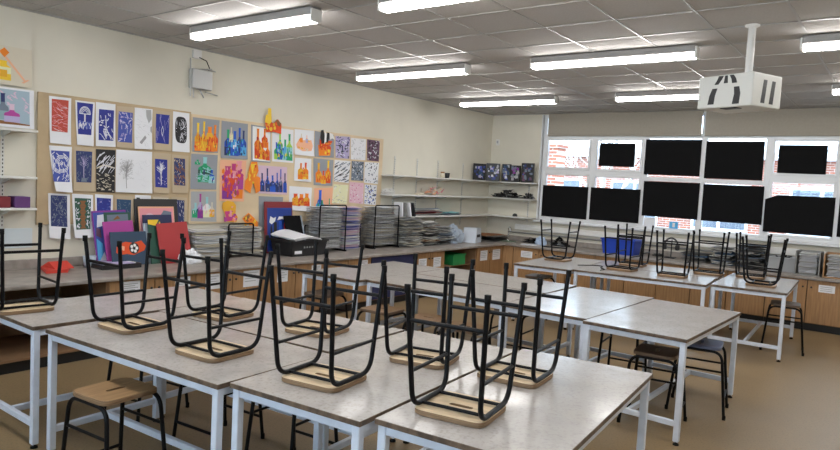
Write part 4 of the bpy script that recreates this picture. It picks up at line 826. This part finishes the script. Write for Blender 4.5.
leaned('card_folder', -6.98, -6.64, 0.515, 0.01, 10, [NAVY], 'navy folder in the middle of the second leaning group')
leaned('card_folder', -7.0, -6.9, 0.43, 0.05, 11, [CLEARPL], 'narrow pale folder edge beside the green one')
leaned('card_folder', -6.96, -6.82, 0.47, 0.085, 12, [I['dkgreen'], I['yellow']], 'dark green folder with yellow corners before the navy one', [([(0.0, 0.9), (0.6, 0.86), (0.9, 1.0), (0.0, 1.0)], 0), ([(0.8, 0.0), (1, 0), (1, 0.95), (0.9, 0.95)], 0)])
leaned('card_folder', -6.87, -6.50, 0.44, 0.13, 12, [mat('red_cover', (0.40, 0.028, 0.03), 0.5)], 'plain red folder at the front of the leaning group', skew=3)
o = lump('crumpled_paper', 'crumpled white paper before the red folder', 'paper', (0.24, -6.60, Z), 0.07, 0.12, 0.12, PAPER, 21, n=16, rough=0.6)
# low rack with a sheaf of paper
def drying_rack(x0, x1, y0, y1, h, n, lab):
    t = thing('drying_rack', lab, 'drying rack', (x0, (y0+y1)/2, Z), 0, 'wire print drying racks'); hw = (y1-y0)/2; d = x1-x0
    MB().tube([(d, -hw, 0.015), (d, -hw, h), (d, hw, h), (d, hw, 0.015)], 0.010, fil=0.03).tube([(0, -hw, 0.015), (0, -hw, h*0.55), (0, hw, h*0.55), (0, hw, 0.015)], 0.010, fil=0.03).build('frame', BLACK, t)
    for s_ in (-1, 1): MB().box(-0.03, d+0.03, s_*hw-0.012, s_*hw+0.012, 0.0, 0.02, 0, 0.004).build('foot', BLACK, t)
    s0 = None
    for k in range(n):
        z = 0.05+(h-0.09)*k/(n-1)
        if s0 is None:
            b = MB()
            for q in range(5):
                yy = -hw+0.012+(2*hw-0.024)*q/4; b.tube([(0.0, yy, 0), (d-0.004, yy, 0)], 0.0028, n=5)
            for q in range(4):
                xx = 0.02+(d-0.024)*q/3; b.tube([(xx, -hw+0.008, 0.003), (xx, hw-0.008, 0.003)], 0.0028, n=5)
            s0 = b.build('wire_shelf', WIRE, t, (0, 0, z))
        else:
            o = s0.copy(); C.objects.link(o); o.parent = t; o.location = (0, 0, z)
    return t
stack('paper_sheaf', 'wide pale sheaf of drying paper beside the leaning folders', 'paper', -0.14, 0.10, -6.47, -6.02, Z, 38, 0.0088, [PAPER2, PAPER, PAPER3, I['cream'], PAPER], 0.02, 0.008, 0.03)
drying_rack(-0.13, 0.06, -5.98, -5.62, 0.40, 16, 'lowest wire drying rack, beside the pale paper sheaf')
stack('rack_prints', 'grey prints drying in the lowest wire rack', 'paper', -0.12, 0.05, -5.96, -5.45, Z+0.03, 34, 0.0095, [PAPER2, PAPER, PAPER3, I['cream'], PAPER2], 0.012, 0.007, 0.03)
leaned('painted_canvas', -5.30, -4.83, 0.66, -0.09, 4, [mat('dark_red_edge', (0.22, 0.02, 0.025), 0.6), mat('deep_blue', (0.012, 0.045, 0.27), 0.6), I['black'], I['cobalt'], I['crimson'], I['white'], I['black']], 'red-edged blue canvas of dark figures leaning behind the black crate',
    [([(0.09, 0.03), (0.97, 0.03), (0.97, 0.88), (0.09, 0.88)], 0), ([(0.3, 0.05), (0.44, 0.05), (0.42, 0.6), (0.32, 0.6)], 1), ([(0.48, 0.05), (0.62, 0.05), (0.6, 0.62), (0.5, 0.62)], 2), ([(0.66, 0.05), (0.8, 0.05), (0.78, 0.6), (0.68, 0.58)], 3), ([(0.16, 0.6), (0.24, 0.56), (0.36, 0.62), (0.4, 0.7), (0.3, 0.68), (0.2, 0.72)], 4), ([(0.44, 0.64), (0.6, 0.66), (0.75, 0.64), (0.74, 0.7), (0.5, 0.71)], 4), ([(0.2, 0.2), (0.28, 0.3), (0.24, 0.55), (0.2, 0.5)], 5)])
# black crate, its papers
cr = thing('storage_crate', 'black plastic crate heaped with white paper on the worktop', 'crate', (0.17, -4.96, Z))
cx, cy, ch = 0.20, 0.31, 0.205
b = MB()
def wallq(p0, p1, q0, q1): pass
b.prism([(-cx+0.03, -cy+0.03), (cx-0.03, -cy+0.03), (cx-0.03, cy-0.03), (-cx+0.03, cy-0.03)], lambda a, c, d: (a, c, d), 0, 0.01)
for sx in (-1, 1):
    b.prism([(-cy+0.03, 0), (cy-0.03, 0), (cy, ch), (-cy, ch)], lambda a, c, d: (sx*(cx-0.03+0.03*c/ch+d), a, c), -0.008, 0.0)
    b.prism([(-cx+0.03, 0), (cx-0.03, 0), (cx, ch), (-cx, ch)], lambda a, c, d: (a, sx*(cy-0.03+0.03*c/ch+d), c), -0.008, 0.0)
b.build('body', BLACKPL, cr)
MB().box(cx-0.008, cx+0.014, -cy-0.014, cy+0.014, ch-0.025, ch, 0, 0.004).box(-cx-0.014, -cx+0.008, -cy-0.014, cy+0.014, ch-0.025, ch, 0, 0.004).box(-cx+0.008, cx-0.008, cy-0.008, cy+0.014, ch-0.025, ch, 0, 0.004).box(-cx+0.008, cx-0.008, -cy-0.014, -cy+0.008, ch-0.025, ch, 0, 0.004).build('rim', BLACKPL, cr)
hs = MB()
for k in range(4): hs.box(cx-0.008, cx-0.004, -0.10+0.045*k, -0.08+0.045*k, 0.10, 0.125)
hs.build('vent_slot', PAPER3, cr)
MB().box(cx-0.022, cx-0.0195, -0.24, -0.12, 0.03, 0.07).build('tag', PAPER, cr)
pp = MB()
for k in range(5):
    pp.sheet(lambda u, v: (0.17-0.22+0.44*u+0.004*k, -5.23+0.46*v-0.01*k, Z+0.20+0.006*k+0.055*math.sin(PI*v)*(0.4+0.6*(1-u))+0.03*(1-u)), 5, 6, (0, 0, 0.003))
tag(pp.build('loose_paper', PAPER), 'white paper sheets spilling over the top of the black crate', 'paper', None, 'stuff')
leaned('card_folder', -5.01, -4.70, 0.40, 0.03, 18, [SUGAR, CLEARPL], 'black card propped up on the black crate behind the white paper', [([(0.93, 0.0), (1, 0.0), (1, 1), (0.93, 1)], 0)], dz=0.10, grp=None)
# tall racks
drying_rack(-0.08, 0.20, -4.64, -4.14, 0.635, 26, 'tall wire drying rack beside the black crate, purple prints behind')
stack('rack_prints', 'pale prints filling the tall wire rack beside the crate', 'paper', -0.08, 0.17, -4.61, -4.17, Z+0.04, 44, 0.013, [PAPER, PAPER, PAPER3, PAPER2, PAPER], 0.014, 0.007, 0.03)
stack('print_pile', 'tall pile of purple and pink edged prints after the first tall rack', 'paper', -0.10, 0.12, -4.09, -3.72, Z, 54, 0.0112, [PAPER2, I['lavender'], I['rose'], I['mid'], PAPER, I['lilac']], 0.014, 0.006, 0.05)
drying_rack(-0.08, 0.20, -3.52, -2.97, 0.635, 26, 'tall wire drying rack nearest the corner shelves')
stack('rack_prints', 'grey prints filling the tall rack nearest the corner shelves', 'paper', -0.08, 0.17, -3.51, -2.98, Z+0.04, 43, 0.0133, [PAPER2, PAPER, PAPER3, I['cream'], PAPER], 0.014, 0.008, 0.03)
for k, (y0, n, m, lab) in enumerate(((-2.92, 46, [PAPER2, PAPER3, I['cream'], PAPER3], 'tall untidy pile of folded papers next to the wire rack'), (-2.48, 40, [PAPER3, PAPER2, I['brown'], BLACKPL, I['cream']], 'messy pile of dark folders in the middle of the worktop papers'), (-2.06, 30, [PAPER3, PAPER2, I['slate'], BLACKPL], 'lowest slumped pile of papers before the plastic bag'))):
    stack('paper_pile', lab, 'paper', -0.10, 0.34, y0, y0+0.43, Z, n, 0.0092, m, 0.03, 0.016, 0.10)
# books leaning upright on that pile
for k, (m, lab) in enumerate(((PAPER, 'white book standing on the paper piles, nearest the rack'), (PAPER3, 'grey book standing second on the paper piles'), (PAPER, 'white book standing third on the paper piles'), (BLACKPL, 'black book leaning last on the paper piles'))):
    b = MB().box(0, 0.16, 0, 0.035, 0, 0.22, 0, 0.003); b.bm.transform(Matrix.Rotation(R(4+k*5), 4, 'X'))
    o = b.build('book', m, None, (0.0, -2.84+k*0.11, Z+0.46)); tag(o, lab, 'book', 'books standing on the paper piles')
bag = MB(); r = random.Random(5)
lump('plastic_bag', 'clear cloudy plastic bag slumped on the worktop before the corner', 'bag', (0.16, -1.40, Z), 0.19, 0.20, 0.24, CLEARPL, 31, n=18, rough=0.5)
o = thing('plastic_box', 'white plastic box with a black mark beside the clear bag', 'box', (0.30, -0.99, Z), R(12))
b = MB(); b.prism([(-0.15, 0), (0.15, 0), (0.11, 0.26), (-0.11, 0.26)], lambda a, c, d: (d, a, c), -0.12, 0.12); b.build('body', mat('milky_plastic', (0.60, 0.64, 0.70), 0.35), o)
MB().box(0.1205, 0.122, -0.09, 0.09, 0.10, 0.15).build('label', BLACKPL, o)
# corner: flat trays of paper and the sink tap
stack('flat_papers', 'flat dark folders lying on the worktop at the corner under the shelves', 'paper', -0.10, 0.42, -0.62, 0.10, Z, 9, 0.012, [PAPER3, BLACKPL, PAPER2, I['brown']], 0.05, 0.012, 0.12)
tp = thing('sink_tap', 'tall chrome swan neck tap at the worktop corner', 'tap', (0.42, 0.10, Z))
MB().lathe([(0.03, 0), (0.03, 0.02), (0.016, 0.03), (0.0, 0.03)], n=14).build('base', CHROME, tp)
MB().tube([(0, 0, 0.02), (0, 0, 0.24), (0.05, -0.05, 0.27), (0.10, -0.10, 0.24), (0.10, -0.10, 0.19)], 0.011, fil=0.04).build('spout', CHROME, tp)
MB().tube([(0, 0, 0.05), (-0.05, 0.0, 0.06)], 0.008).build('handle', CHROME, tp)
sheet_on('sink_mat', 'green grey mat lying by the sink tap', 'mat', [(0.28, -0.18), (0.62, -0.22), (0.64, 0.02), (0.3, 0.06)], 0.012, mat('mat_green', (0.18, 0.24, 0.17), 0.7))

# ------------------------------------------------------------------ things on the window worktop
heap('black_coat', 'black coat bundled on the worktop below the first window bay', 'coat', (0.98, 0.12, Z), 0.27, 0.13, 0.10, [SUGAR, BLACKPL, SUGAR], 41, n=50)
heap('black_coat', 'second black bundle beside the pale blue bag', 'coat', (1.45, 0.13, Z), 0.20, 0.12, 0.14, [SUGAR, BLACKPL, SUGAR, PAPER3], 42, n=44)
lump('carrier_bag', 'pale blue carrier bag between the black bundles', 'bag', (1.20, -0.10, Z), 0.11, 0.09, 0.13, mat('pale_blue_bag', (0.42, 0.52, 0.68), 0.5), 43, n=10)
sheet_on('paper_notebook', 'white notebook lying before the pale blue bag', 'notebook', [(0.95, -0.40), (1.25, -0.38), (1.24, -0.2), (0.96, -0.22)], 0.012, PAPER)
cbl = MB(); cbl.tube([(2.98, -2.62, 0.006), (3.12, -2.42, 0.006), (3.25, -2.40, 0.006), (3.28, -2.62, 0.006), (3.40, -2.72, 0.006), (3.38, -2.86, 0.006)], 0.005, n=6, fil=0.06)
tag(cbl.build('cable', RUBBER, None, (0, 0, TZ)), 'thin black cable lying loose on a window row table', 'cable')
tb = thing('storage_tub', 'blue plastic tub on the window worktop', 'tub', (2.66, -0.10, Z))
def tub(par, w, d, h, m, tp=0.03, rim=0.012):
    b = MB(); b.box(-w+tp, w-tp, -d+tp, d-tp, 0, 0.006)
    for s_ in (-1, 1):
        b.prism([(-w+tp, 0), (w-tp, 0), (w, h), (-w, h)], lambda a, c, e: (a, s_*(d-tp+tp*c/h+e), c), -0.005, 0)
        b.prism([(-d+tp, 0), (d-tp, 0), (d, h), (-d, h)], lambda a, c, e: (s_*(w-tp+tp*c/h+e), a, c), -0.005, 0)
    b.build('body', m, par)
    MB().box(-w-rim, w+rim, -d-rim, -d+0.004, h-0.02, h, 0, 0.003).box(-w-rim, w+rim, d-0.004, d+rim, h-0.02, h, 0, 0.003).box(-w-rim, -w+0.004, -d+0.004, d-0.004, h-0.02, h, 0, 0.003).box(w-0.004, w+rim, -d+0.004, d-0.004, h-0.02, h, 0, 0.003).build('rim', m, par)
tub(tb, 0.28, 0.19, 0.25, BLUEPL)
hp = thing('headphone_stand', 'black headphones hanging on a thin stand below the third bay', 'headphones', (3.40, 0.10, Z))
MB().box(-0.08, 0.08, -0.07, 0.07, 0, 0.015, 0, 0.004).build('base', BLACKPL, hp); MB().tube([(0, 0.03, 0.015), (0, 0.03, 0.30)], 0.008).build('pole', BLACK, hp)
MB().tube([(-0.10, 0, 0.17), (-0.10, 0, 0.27), (0, 0, 0.34), (0.10, 0, 0.27), (0.10, 0, 0.17)], 0.014, fil=0.08).build('headband', BLACKPL, hp)
for s_ in (-1, 1): MB().box(s_*0.10-0.03, s_*0.10+0.03, -0.045, 0.045, 0.13, 0.22, 0, 0.02, seg=2).build('ear_pad', BLACKPL, hp)
heap('tangled_cables', 'tangle of black cables on the worktop beside the headphones', 'cables', (3.20, 0.12, Z), 0.10, 0.10, 0.06, [BLACKPL], 51, n=24)
stack('paper_pile', 'low pile of dark folders under the third bay, beside the cables', 'paper', 3.62, 4.02, -0.15, 0.2, Z, 12, 0.011, [PAPER3, I['teal'], BLACKPL], 0.02, 0.006, 0.1)
stack('paper_pile', 'tall pile of mixed papers under the projector side windows', 'paper', 4.08, 4.38, -0.22, 0.15, Z, 24, 0.011, [PAPER2, PAPER3, PAPER, I['teal'], BLACKPL], 0.03, 0.01, 0.15)
stack('paper_pile', 'dark jagged pile of folders beside the grey tub', 'paper', 4.44, 4.78, -0.22, 0.15, Z, 28, 0.012, [BLACKPL, PAPER3, BLACKPL, PAPER2, I['slate']], 0.05, 0.014, 0.3)
gt = thing('storage_tub', 'grey plastic tub with odds and ends behind the far upturned stool', 'tub', (5.02, -0.02, Z))
tub(gt, 0.20, 0.19, 0.21, GREYPL)
heap('black_gloves', 'dark odds and ends heaped in the grey tub', 'cloth', (5.02, -0.01, Z+0.15), 0.13, 0.12, 0.09, [BLACKPL, SUGAR, PAPER3], 61, n=34)
def paper_rack(x, lab, lab2):
    t = thing('paper_rack', lab, 'paper rack', (x, -0.16, Z), 0, 'paper racks by the windows')
    b = MB(); b.box(-0.15, -0.135, -0.20, 0.22, 0, 0.33).box(0.135, 0.15, -0.20, 0.22, 0, 0.33).box(-0.135, 0.135, -0.2, 0.22, 0, 0.012).box(-0.135, 0.135, 0.205, 0.22, 0.012, 0.33).build('case', PAPER3 if x < 5.4 else OAK, t)
    stack('paper_stack', lab2, 'paper', x-0.12, x+0.12, -0.33, 0.02, Z+0.014, 17, 0.0175, [PAPER, PAPER2, PAPER], 0.006, 0.003, 0.03, th=0.006)
paper_rack(5.36, 'dark paper rack beside the grey tub', 'white paper stacked in the dark rack beside the grey tub')
paper_rack(5.70, 'oak sided paper rack at the picture edge', 'white paper stacked in the oak sided rack')
bb = thing('book', 'black upright book at the end of the paper racks', 'book', (5.93, -0.15, Z)); MB().box(-0.02, 0.02, -0.15, 0.12, 0, 0.3, 0, 0.003).build('cover', BLACKPL, bb)

# ------------------------------------------------------------------ tables
TL, TW = 1.55, 0.77
def make_table():
    t = thing('work_table', '-', 'table')
    hl, hw = TL/2, TW/2
    b = MB(); b.box(-hl, hl, -hw, hw, TZ-0.024, TZ, 0, 0.002)
    for f in b.bm.faces:
        if abs(f.normal.z) < 0.9: f.material_index = 1
    b.bm.normal_update()
    for f in b.bm.faces: f.material_index = 0 if f.normal.z > 0.9 else 1
    b.build('tabletop', [TOP, EDGE], t)
    lx, ly, lw, za = hl-0.03, hw-0.03, 0.04, TZ-0.0245
    a = MB()
    for s_ in (-1, 1):
        a.box(-lx+lw/2, lx-lw/2, s_*ly-0.015, s_*ly+0.015, za-0.04, za, 0, 0.003).box(s_*lx-0.015, s_*lx+0.015, -ly+lw/2, ly-lw/2, za-0.04, za, 0, 0.003)
    a.build('apron', STEEL, t)
    for sx in (-1, 1):
        for sy in (-1, 1):
            l = MB().box(sx*lx-lw/2, sx*lx+lw/2, sy*ly-lw/2, sy*ly+lw/2, 0.025, za, 0, 0.004).build('leg', STEEL, t)
            MB().lathe([(0, 0.026), (0.008, 0.026), (0.008, 0.012), (0.02, 0.010), (0.022, 0.0), (0, 0)], (sx*lx, sy*ly, 0), n=12).build('foot', RUBBER, l)
        MB().box(sx*lx-0.015, sx*lx+0.015, -ly+lw/2, ly-lw/2, 0.13, 0.17, 0, 0.003).build('end_rail', STEEL, t)
    MB().box(-lx+0.015, lx-0.015, -0.015, 0.015, 0.13, 0.17, 0, 0.003).build('centre_rail', STEEL, t)
    return t
TABLES = [
 (1.885, -8.265, 90, 'work table nearest the wall shelves, beside the open bay of folders'),
 (3.12, -8.585, 3, 'work table with the tan stool tucked under its front edge'),
 (3.04, -7.80, 4, 'work table behind the tan stool table, backing onto the aisle by the display wall'),
 (4.25, -8.067, 94.3, 'narrow-end work table in the near group, second from the aisle'),
 (5.03, -7.935, 94.5, 'near work table on the aisle, with its end cut off by the picture'),
 (1.775, -5.29, 90.5, 'work table of the middle row nearest the display wall'),
 (2.94, -5.53, 1.0, 'middle row work table placed lengthways, on the near side'),
 (2.94, -4.745, 1.0, 'middle row work table placed lengthways, on the window side'),
 (4.125, -5.19, 88.4, 'middle row work table next to the aisle table with stools'),
 (4.905, -5.30, 88, 'aisle work table with a brown and a blue stool under it'),
 (2.665, -2.42, 95, 'window row work table nearest the corner shelves'),
 (3.852, -2.63, 5, 'window row work table placed lengthways, on the room side'),
 (3.795, -1.845, 5, 'window row work table placed lengthways, against the window side'),
 (5.025, -2.03, 92.5, 'window row work table at the aisle with a stool at its end')]
t0 = None
for x, y, a, lab in TABLES:
    t = make_table() if t0 is None else copy_tree(t0)
    t0 = t0 or t
    t.location = (x, y, 0); t.rotation_euler = (0, 0, R(a)); tag(t, lab, 'table', 'classroom work tables')

# ------------------------------------------------------------------ stools
SH = 0.561
def make_stool(m, me):
    t = thing('stool', '-', 'stool')
    # seat with a hand slot: rings of matching points, outer rounded rectangle and inner slot
    N = 40; b = MB()
    def sup(hx, hy, e, k): a = 2*PI*k/N; c, s_ = math.cos(a), math.sin(a); return (hx*math.copysign(abs(c)**e, c), hy*math.copysign(abs(s_)**e, s_))
    out = [sup(0.165, 0.155, 0.28, k) for k in range(N)]; out2 = [sup(0.161, 0.151, 0.28, k) for k in range(N)]
    inn = [sup(0.055, 0.014, 0.45, k) for k in range(N)]
    z0, z1 = SH-0.024, SH
    vs = [(x, y, z1) for x, y in out2]+[(x, y, z1-0.004) for x, y in out]+[(x, y, z0) for x, y in out]+[(x, y, z1) for x, y in inn]+[(x, y, z0) for x, y in inn]
    q = lambda r, k: r*N+k % N
    fs = []; fe = []
    for k in range(N):
        fs += [(q(3, k), q(0, k), q(0, k+1), q(3, k+1)), (q(2, k), q(4, k), q(4, k+1), q(2, k+1))]
        fe += [(q(0, k), q(1, k), q(1, k+1), q(0, k+1)), (q(1, k), q(2, k), q(2, k+1), q(1, k+1)), (q(3, k), q(3, k+1), q(4, k+1), q(4, k))]
    b._add(vs, fs, 0); b._add(vs, fe, 1); bmesh.ops.remove_doubles(b.bm, verts=b.bm.verts, dist=1e-6)
    b.build('seat', [m, me], t)
    zu = z0-0.0115; r = 0.0115
    for s_ in (-1, 1):
        MB().tube([(s_*0.178, -0.213, 0.012), (s_*0.154, -0.162, zu), (s_*0.154, 0.162, zu), (s_*0.178, 0.213, 0.012)], r, n=10, fil=0.075, seg=7).build('leg_hoop', BLACK, t)
        k = 0.37/zu; kx, ky = 0.178-0.024*k, 0.213-0.051*k
        MB().tube([(s_*kx, -ky, 0.37), (s_*kx, ky, 0.37)], 0.0085).build('side_rung', BLACK, t)
        k = 0.150/zu; kx, ky = 0.178-0.024*k, 0.213-0.051*k
        MB().tube([(-kx, s_*ky, 0.150), (kx, s_*ky, 0.150)], 0.0095).build('cross_rung', BLACK, t)
        MB().tube([(-0.154, s_*0.085, zu), (0.154, s_*0.085, zu)], 0.008).build('seat_rail', BLACK, t)
        for y in (-1, 1):
            MB().lathe([(0, 0), (0.0138, 0.0), (0.0135, 0.03), (0.012, 0.034)], (s_*0.1785, y*0.2145, 0), n=12).build('foot', RUBBER, t)
    return t
protos = {}
def stool(kind, x, y, a, lab, up=False, grp=None, z=0.0):
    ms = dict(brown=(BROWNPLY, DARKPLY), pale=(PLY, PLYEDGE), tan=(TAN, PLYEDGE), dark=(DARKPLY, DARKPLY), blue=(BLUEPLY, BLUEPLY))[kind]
    if kind not in protos: t = protos[kind] = make_stool(*ms)
    else: t = copy_tree(protos[kind])
    if up: t.location = (x, y, TZ+SH+0.0005); t.rotation_euler = (PI, 0, R(a))
    else: t.location = (x, y, 0.0005); t.rotation_euler = (0, 0, R(a))
    tag(t, lab, 'stool', grp); return t
GU, GF = 'stools upturned on the tables', 'stools standing on the floor'
for x, y, a, lab in (
    (1.73, -8.885, 85, 'upturned stool on the table nearest the wall shelves'),
    (2.64, -8.615, 3, 'upturned stool directly above the tan floor stool'),
    (3.453, -8.61, 4, 'upturned stool at the middle of the near tables, before the low drying rack'),
    (2.70, -8.0, 8, 'upturned stool set back toward the cupboards with the white notices'),
    (3.445, -7.83, 12, 'upturned stool set back just below the black crate'),
    (4.20, -8.52, 8.4, 'large upturned stool beside the joint between the two nearest narrow tables'),
    (4.32, -7.86, 14, 'upturned stool at the back edge of the near group, before the green tray'),
    (4.92, -8.41, 8.7, 'nearest upturned stool, biggest in view, on the aisle table'),
    (4.84, -7.77, 6, 'upturned stool at the far end of the near aisle table')):
    stool('pale', x, y, a, lab, True, GU)
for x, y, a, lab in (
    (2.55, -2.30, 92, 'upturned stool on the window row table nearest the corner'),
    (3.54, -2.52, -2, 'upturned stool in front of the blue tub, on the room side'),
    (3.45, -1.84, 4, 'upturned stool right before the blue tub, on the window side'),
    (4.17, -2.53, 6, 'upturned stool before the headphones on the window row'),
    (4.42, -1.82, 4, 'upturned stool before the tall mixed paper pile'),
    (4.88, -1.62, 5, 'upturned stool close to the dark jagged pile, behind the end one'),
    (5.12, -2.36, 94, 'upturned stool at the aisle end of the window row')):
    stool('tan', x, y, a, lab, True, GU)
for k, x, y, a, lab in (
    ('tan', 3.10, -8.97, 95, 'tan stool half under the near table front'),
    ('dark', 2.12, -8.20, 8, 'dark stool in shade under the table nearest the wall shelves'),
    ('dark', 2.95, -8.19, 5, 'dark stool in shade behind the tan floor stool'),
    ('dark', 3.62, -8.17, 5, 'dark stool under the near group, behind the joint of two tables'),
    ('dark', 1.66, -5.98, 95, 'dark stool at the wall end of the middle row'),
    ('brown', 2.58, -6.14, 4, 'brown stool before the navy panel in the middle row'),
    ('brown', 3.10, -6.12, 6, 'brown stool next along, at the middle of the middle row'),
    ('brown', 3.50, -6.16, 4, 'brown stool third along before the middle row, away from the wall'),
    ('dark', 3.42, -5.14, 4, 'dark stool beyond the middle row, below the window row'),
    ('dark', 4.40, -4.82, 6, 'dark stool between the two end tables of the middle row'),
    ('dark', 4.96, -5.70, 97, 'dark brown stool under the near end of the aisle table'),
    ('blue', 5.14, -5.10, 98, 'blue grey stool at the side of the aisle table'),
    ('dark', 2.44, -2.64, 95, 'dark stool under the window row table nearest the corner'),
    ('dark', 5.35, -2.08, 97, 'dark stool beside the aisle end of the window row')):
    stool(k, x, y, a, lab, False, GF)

# ------------------------------------------------------------------ light, world, camera
wd = bpy.data.worlds.new('overcast_sky'); bpy.context.scene.world = wd; wd.use_nodes = True
bg = wd.node_tree.nodes['Background']; bg.inputs[0].default_value = (0.68, 0.83, 1.0, 1); bg.inputs[1].default_value = 5.5

cam = bpy.data.cameras.new('camera'); co = bpy.data.objects.new('camera', cam); C.objects.link(co)
cam.sensor_width = 36; cam.lens = 653.332/840*36; cam.clip_start = 0.05; cam.clip_end = 200
rt, up, fw = (0.8001250878404254, 0.5975500978332184, 0.052285030246358714), (-0.08045628006854856, 0.020534880021834893, 0.9965465898291057), (-0.5944128454246955, 0.8015685867609832, -0.06450713070752126)
Mx = Matrix(((rt[0], up[0], -fw[0], 6.40091), (rt[1], up[1], -fw[1], -10.77648), (rt[2], up[2], -fw[2], 1.741749), (0, 0, 0, 1)))
co.matrix_world = Mx
sc = bpy.context.scene; sc.camera = co
sc.view_settings.view_transform = 'Standard'; sc.view_settings.look = 'None'; sc.view_settings.gamma = 1.0; sc.view_settings.use_curve_mapping = False
sc.view_settings.exposure = 0.75
sc.cycles.use_denoising = True
sc.cycles.max_bounces = 8; sc.cycles.transparent_max_bounces = 12
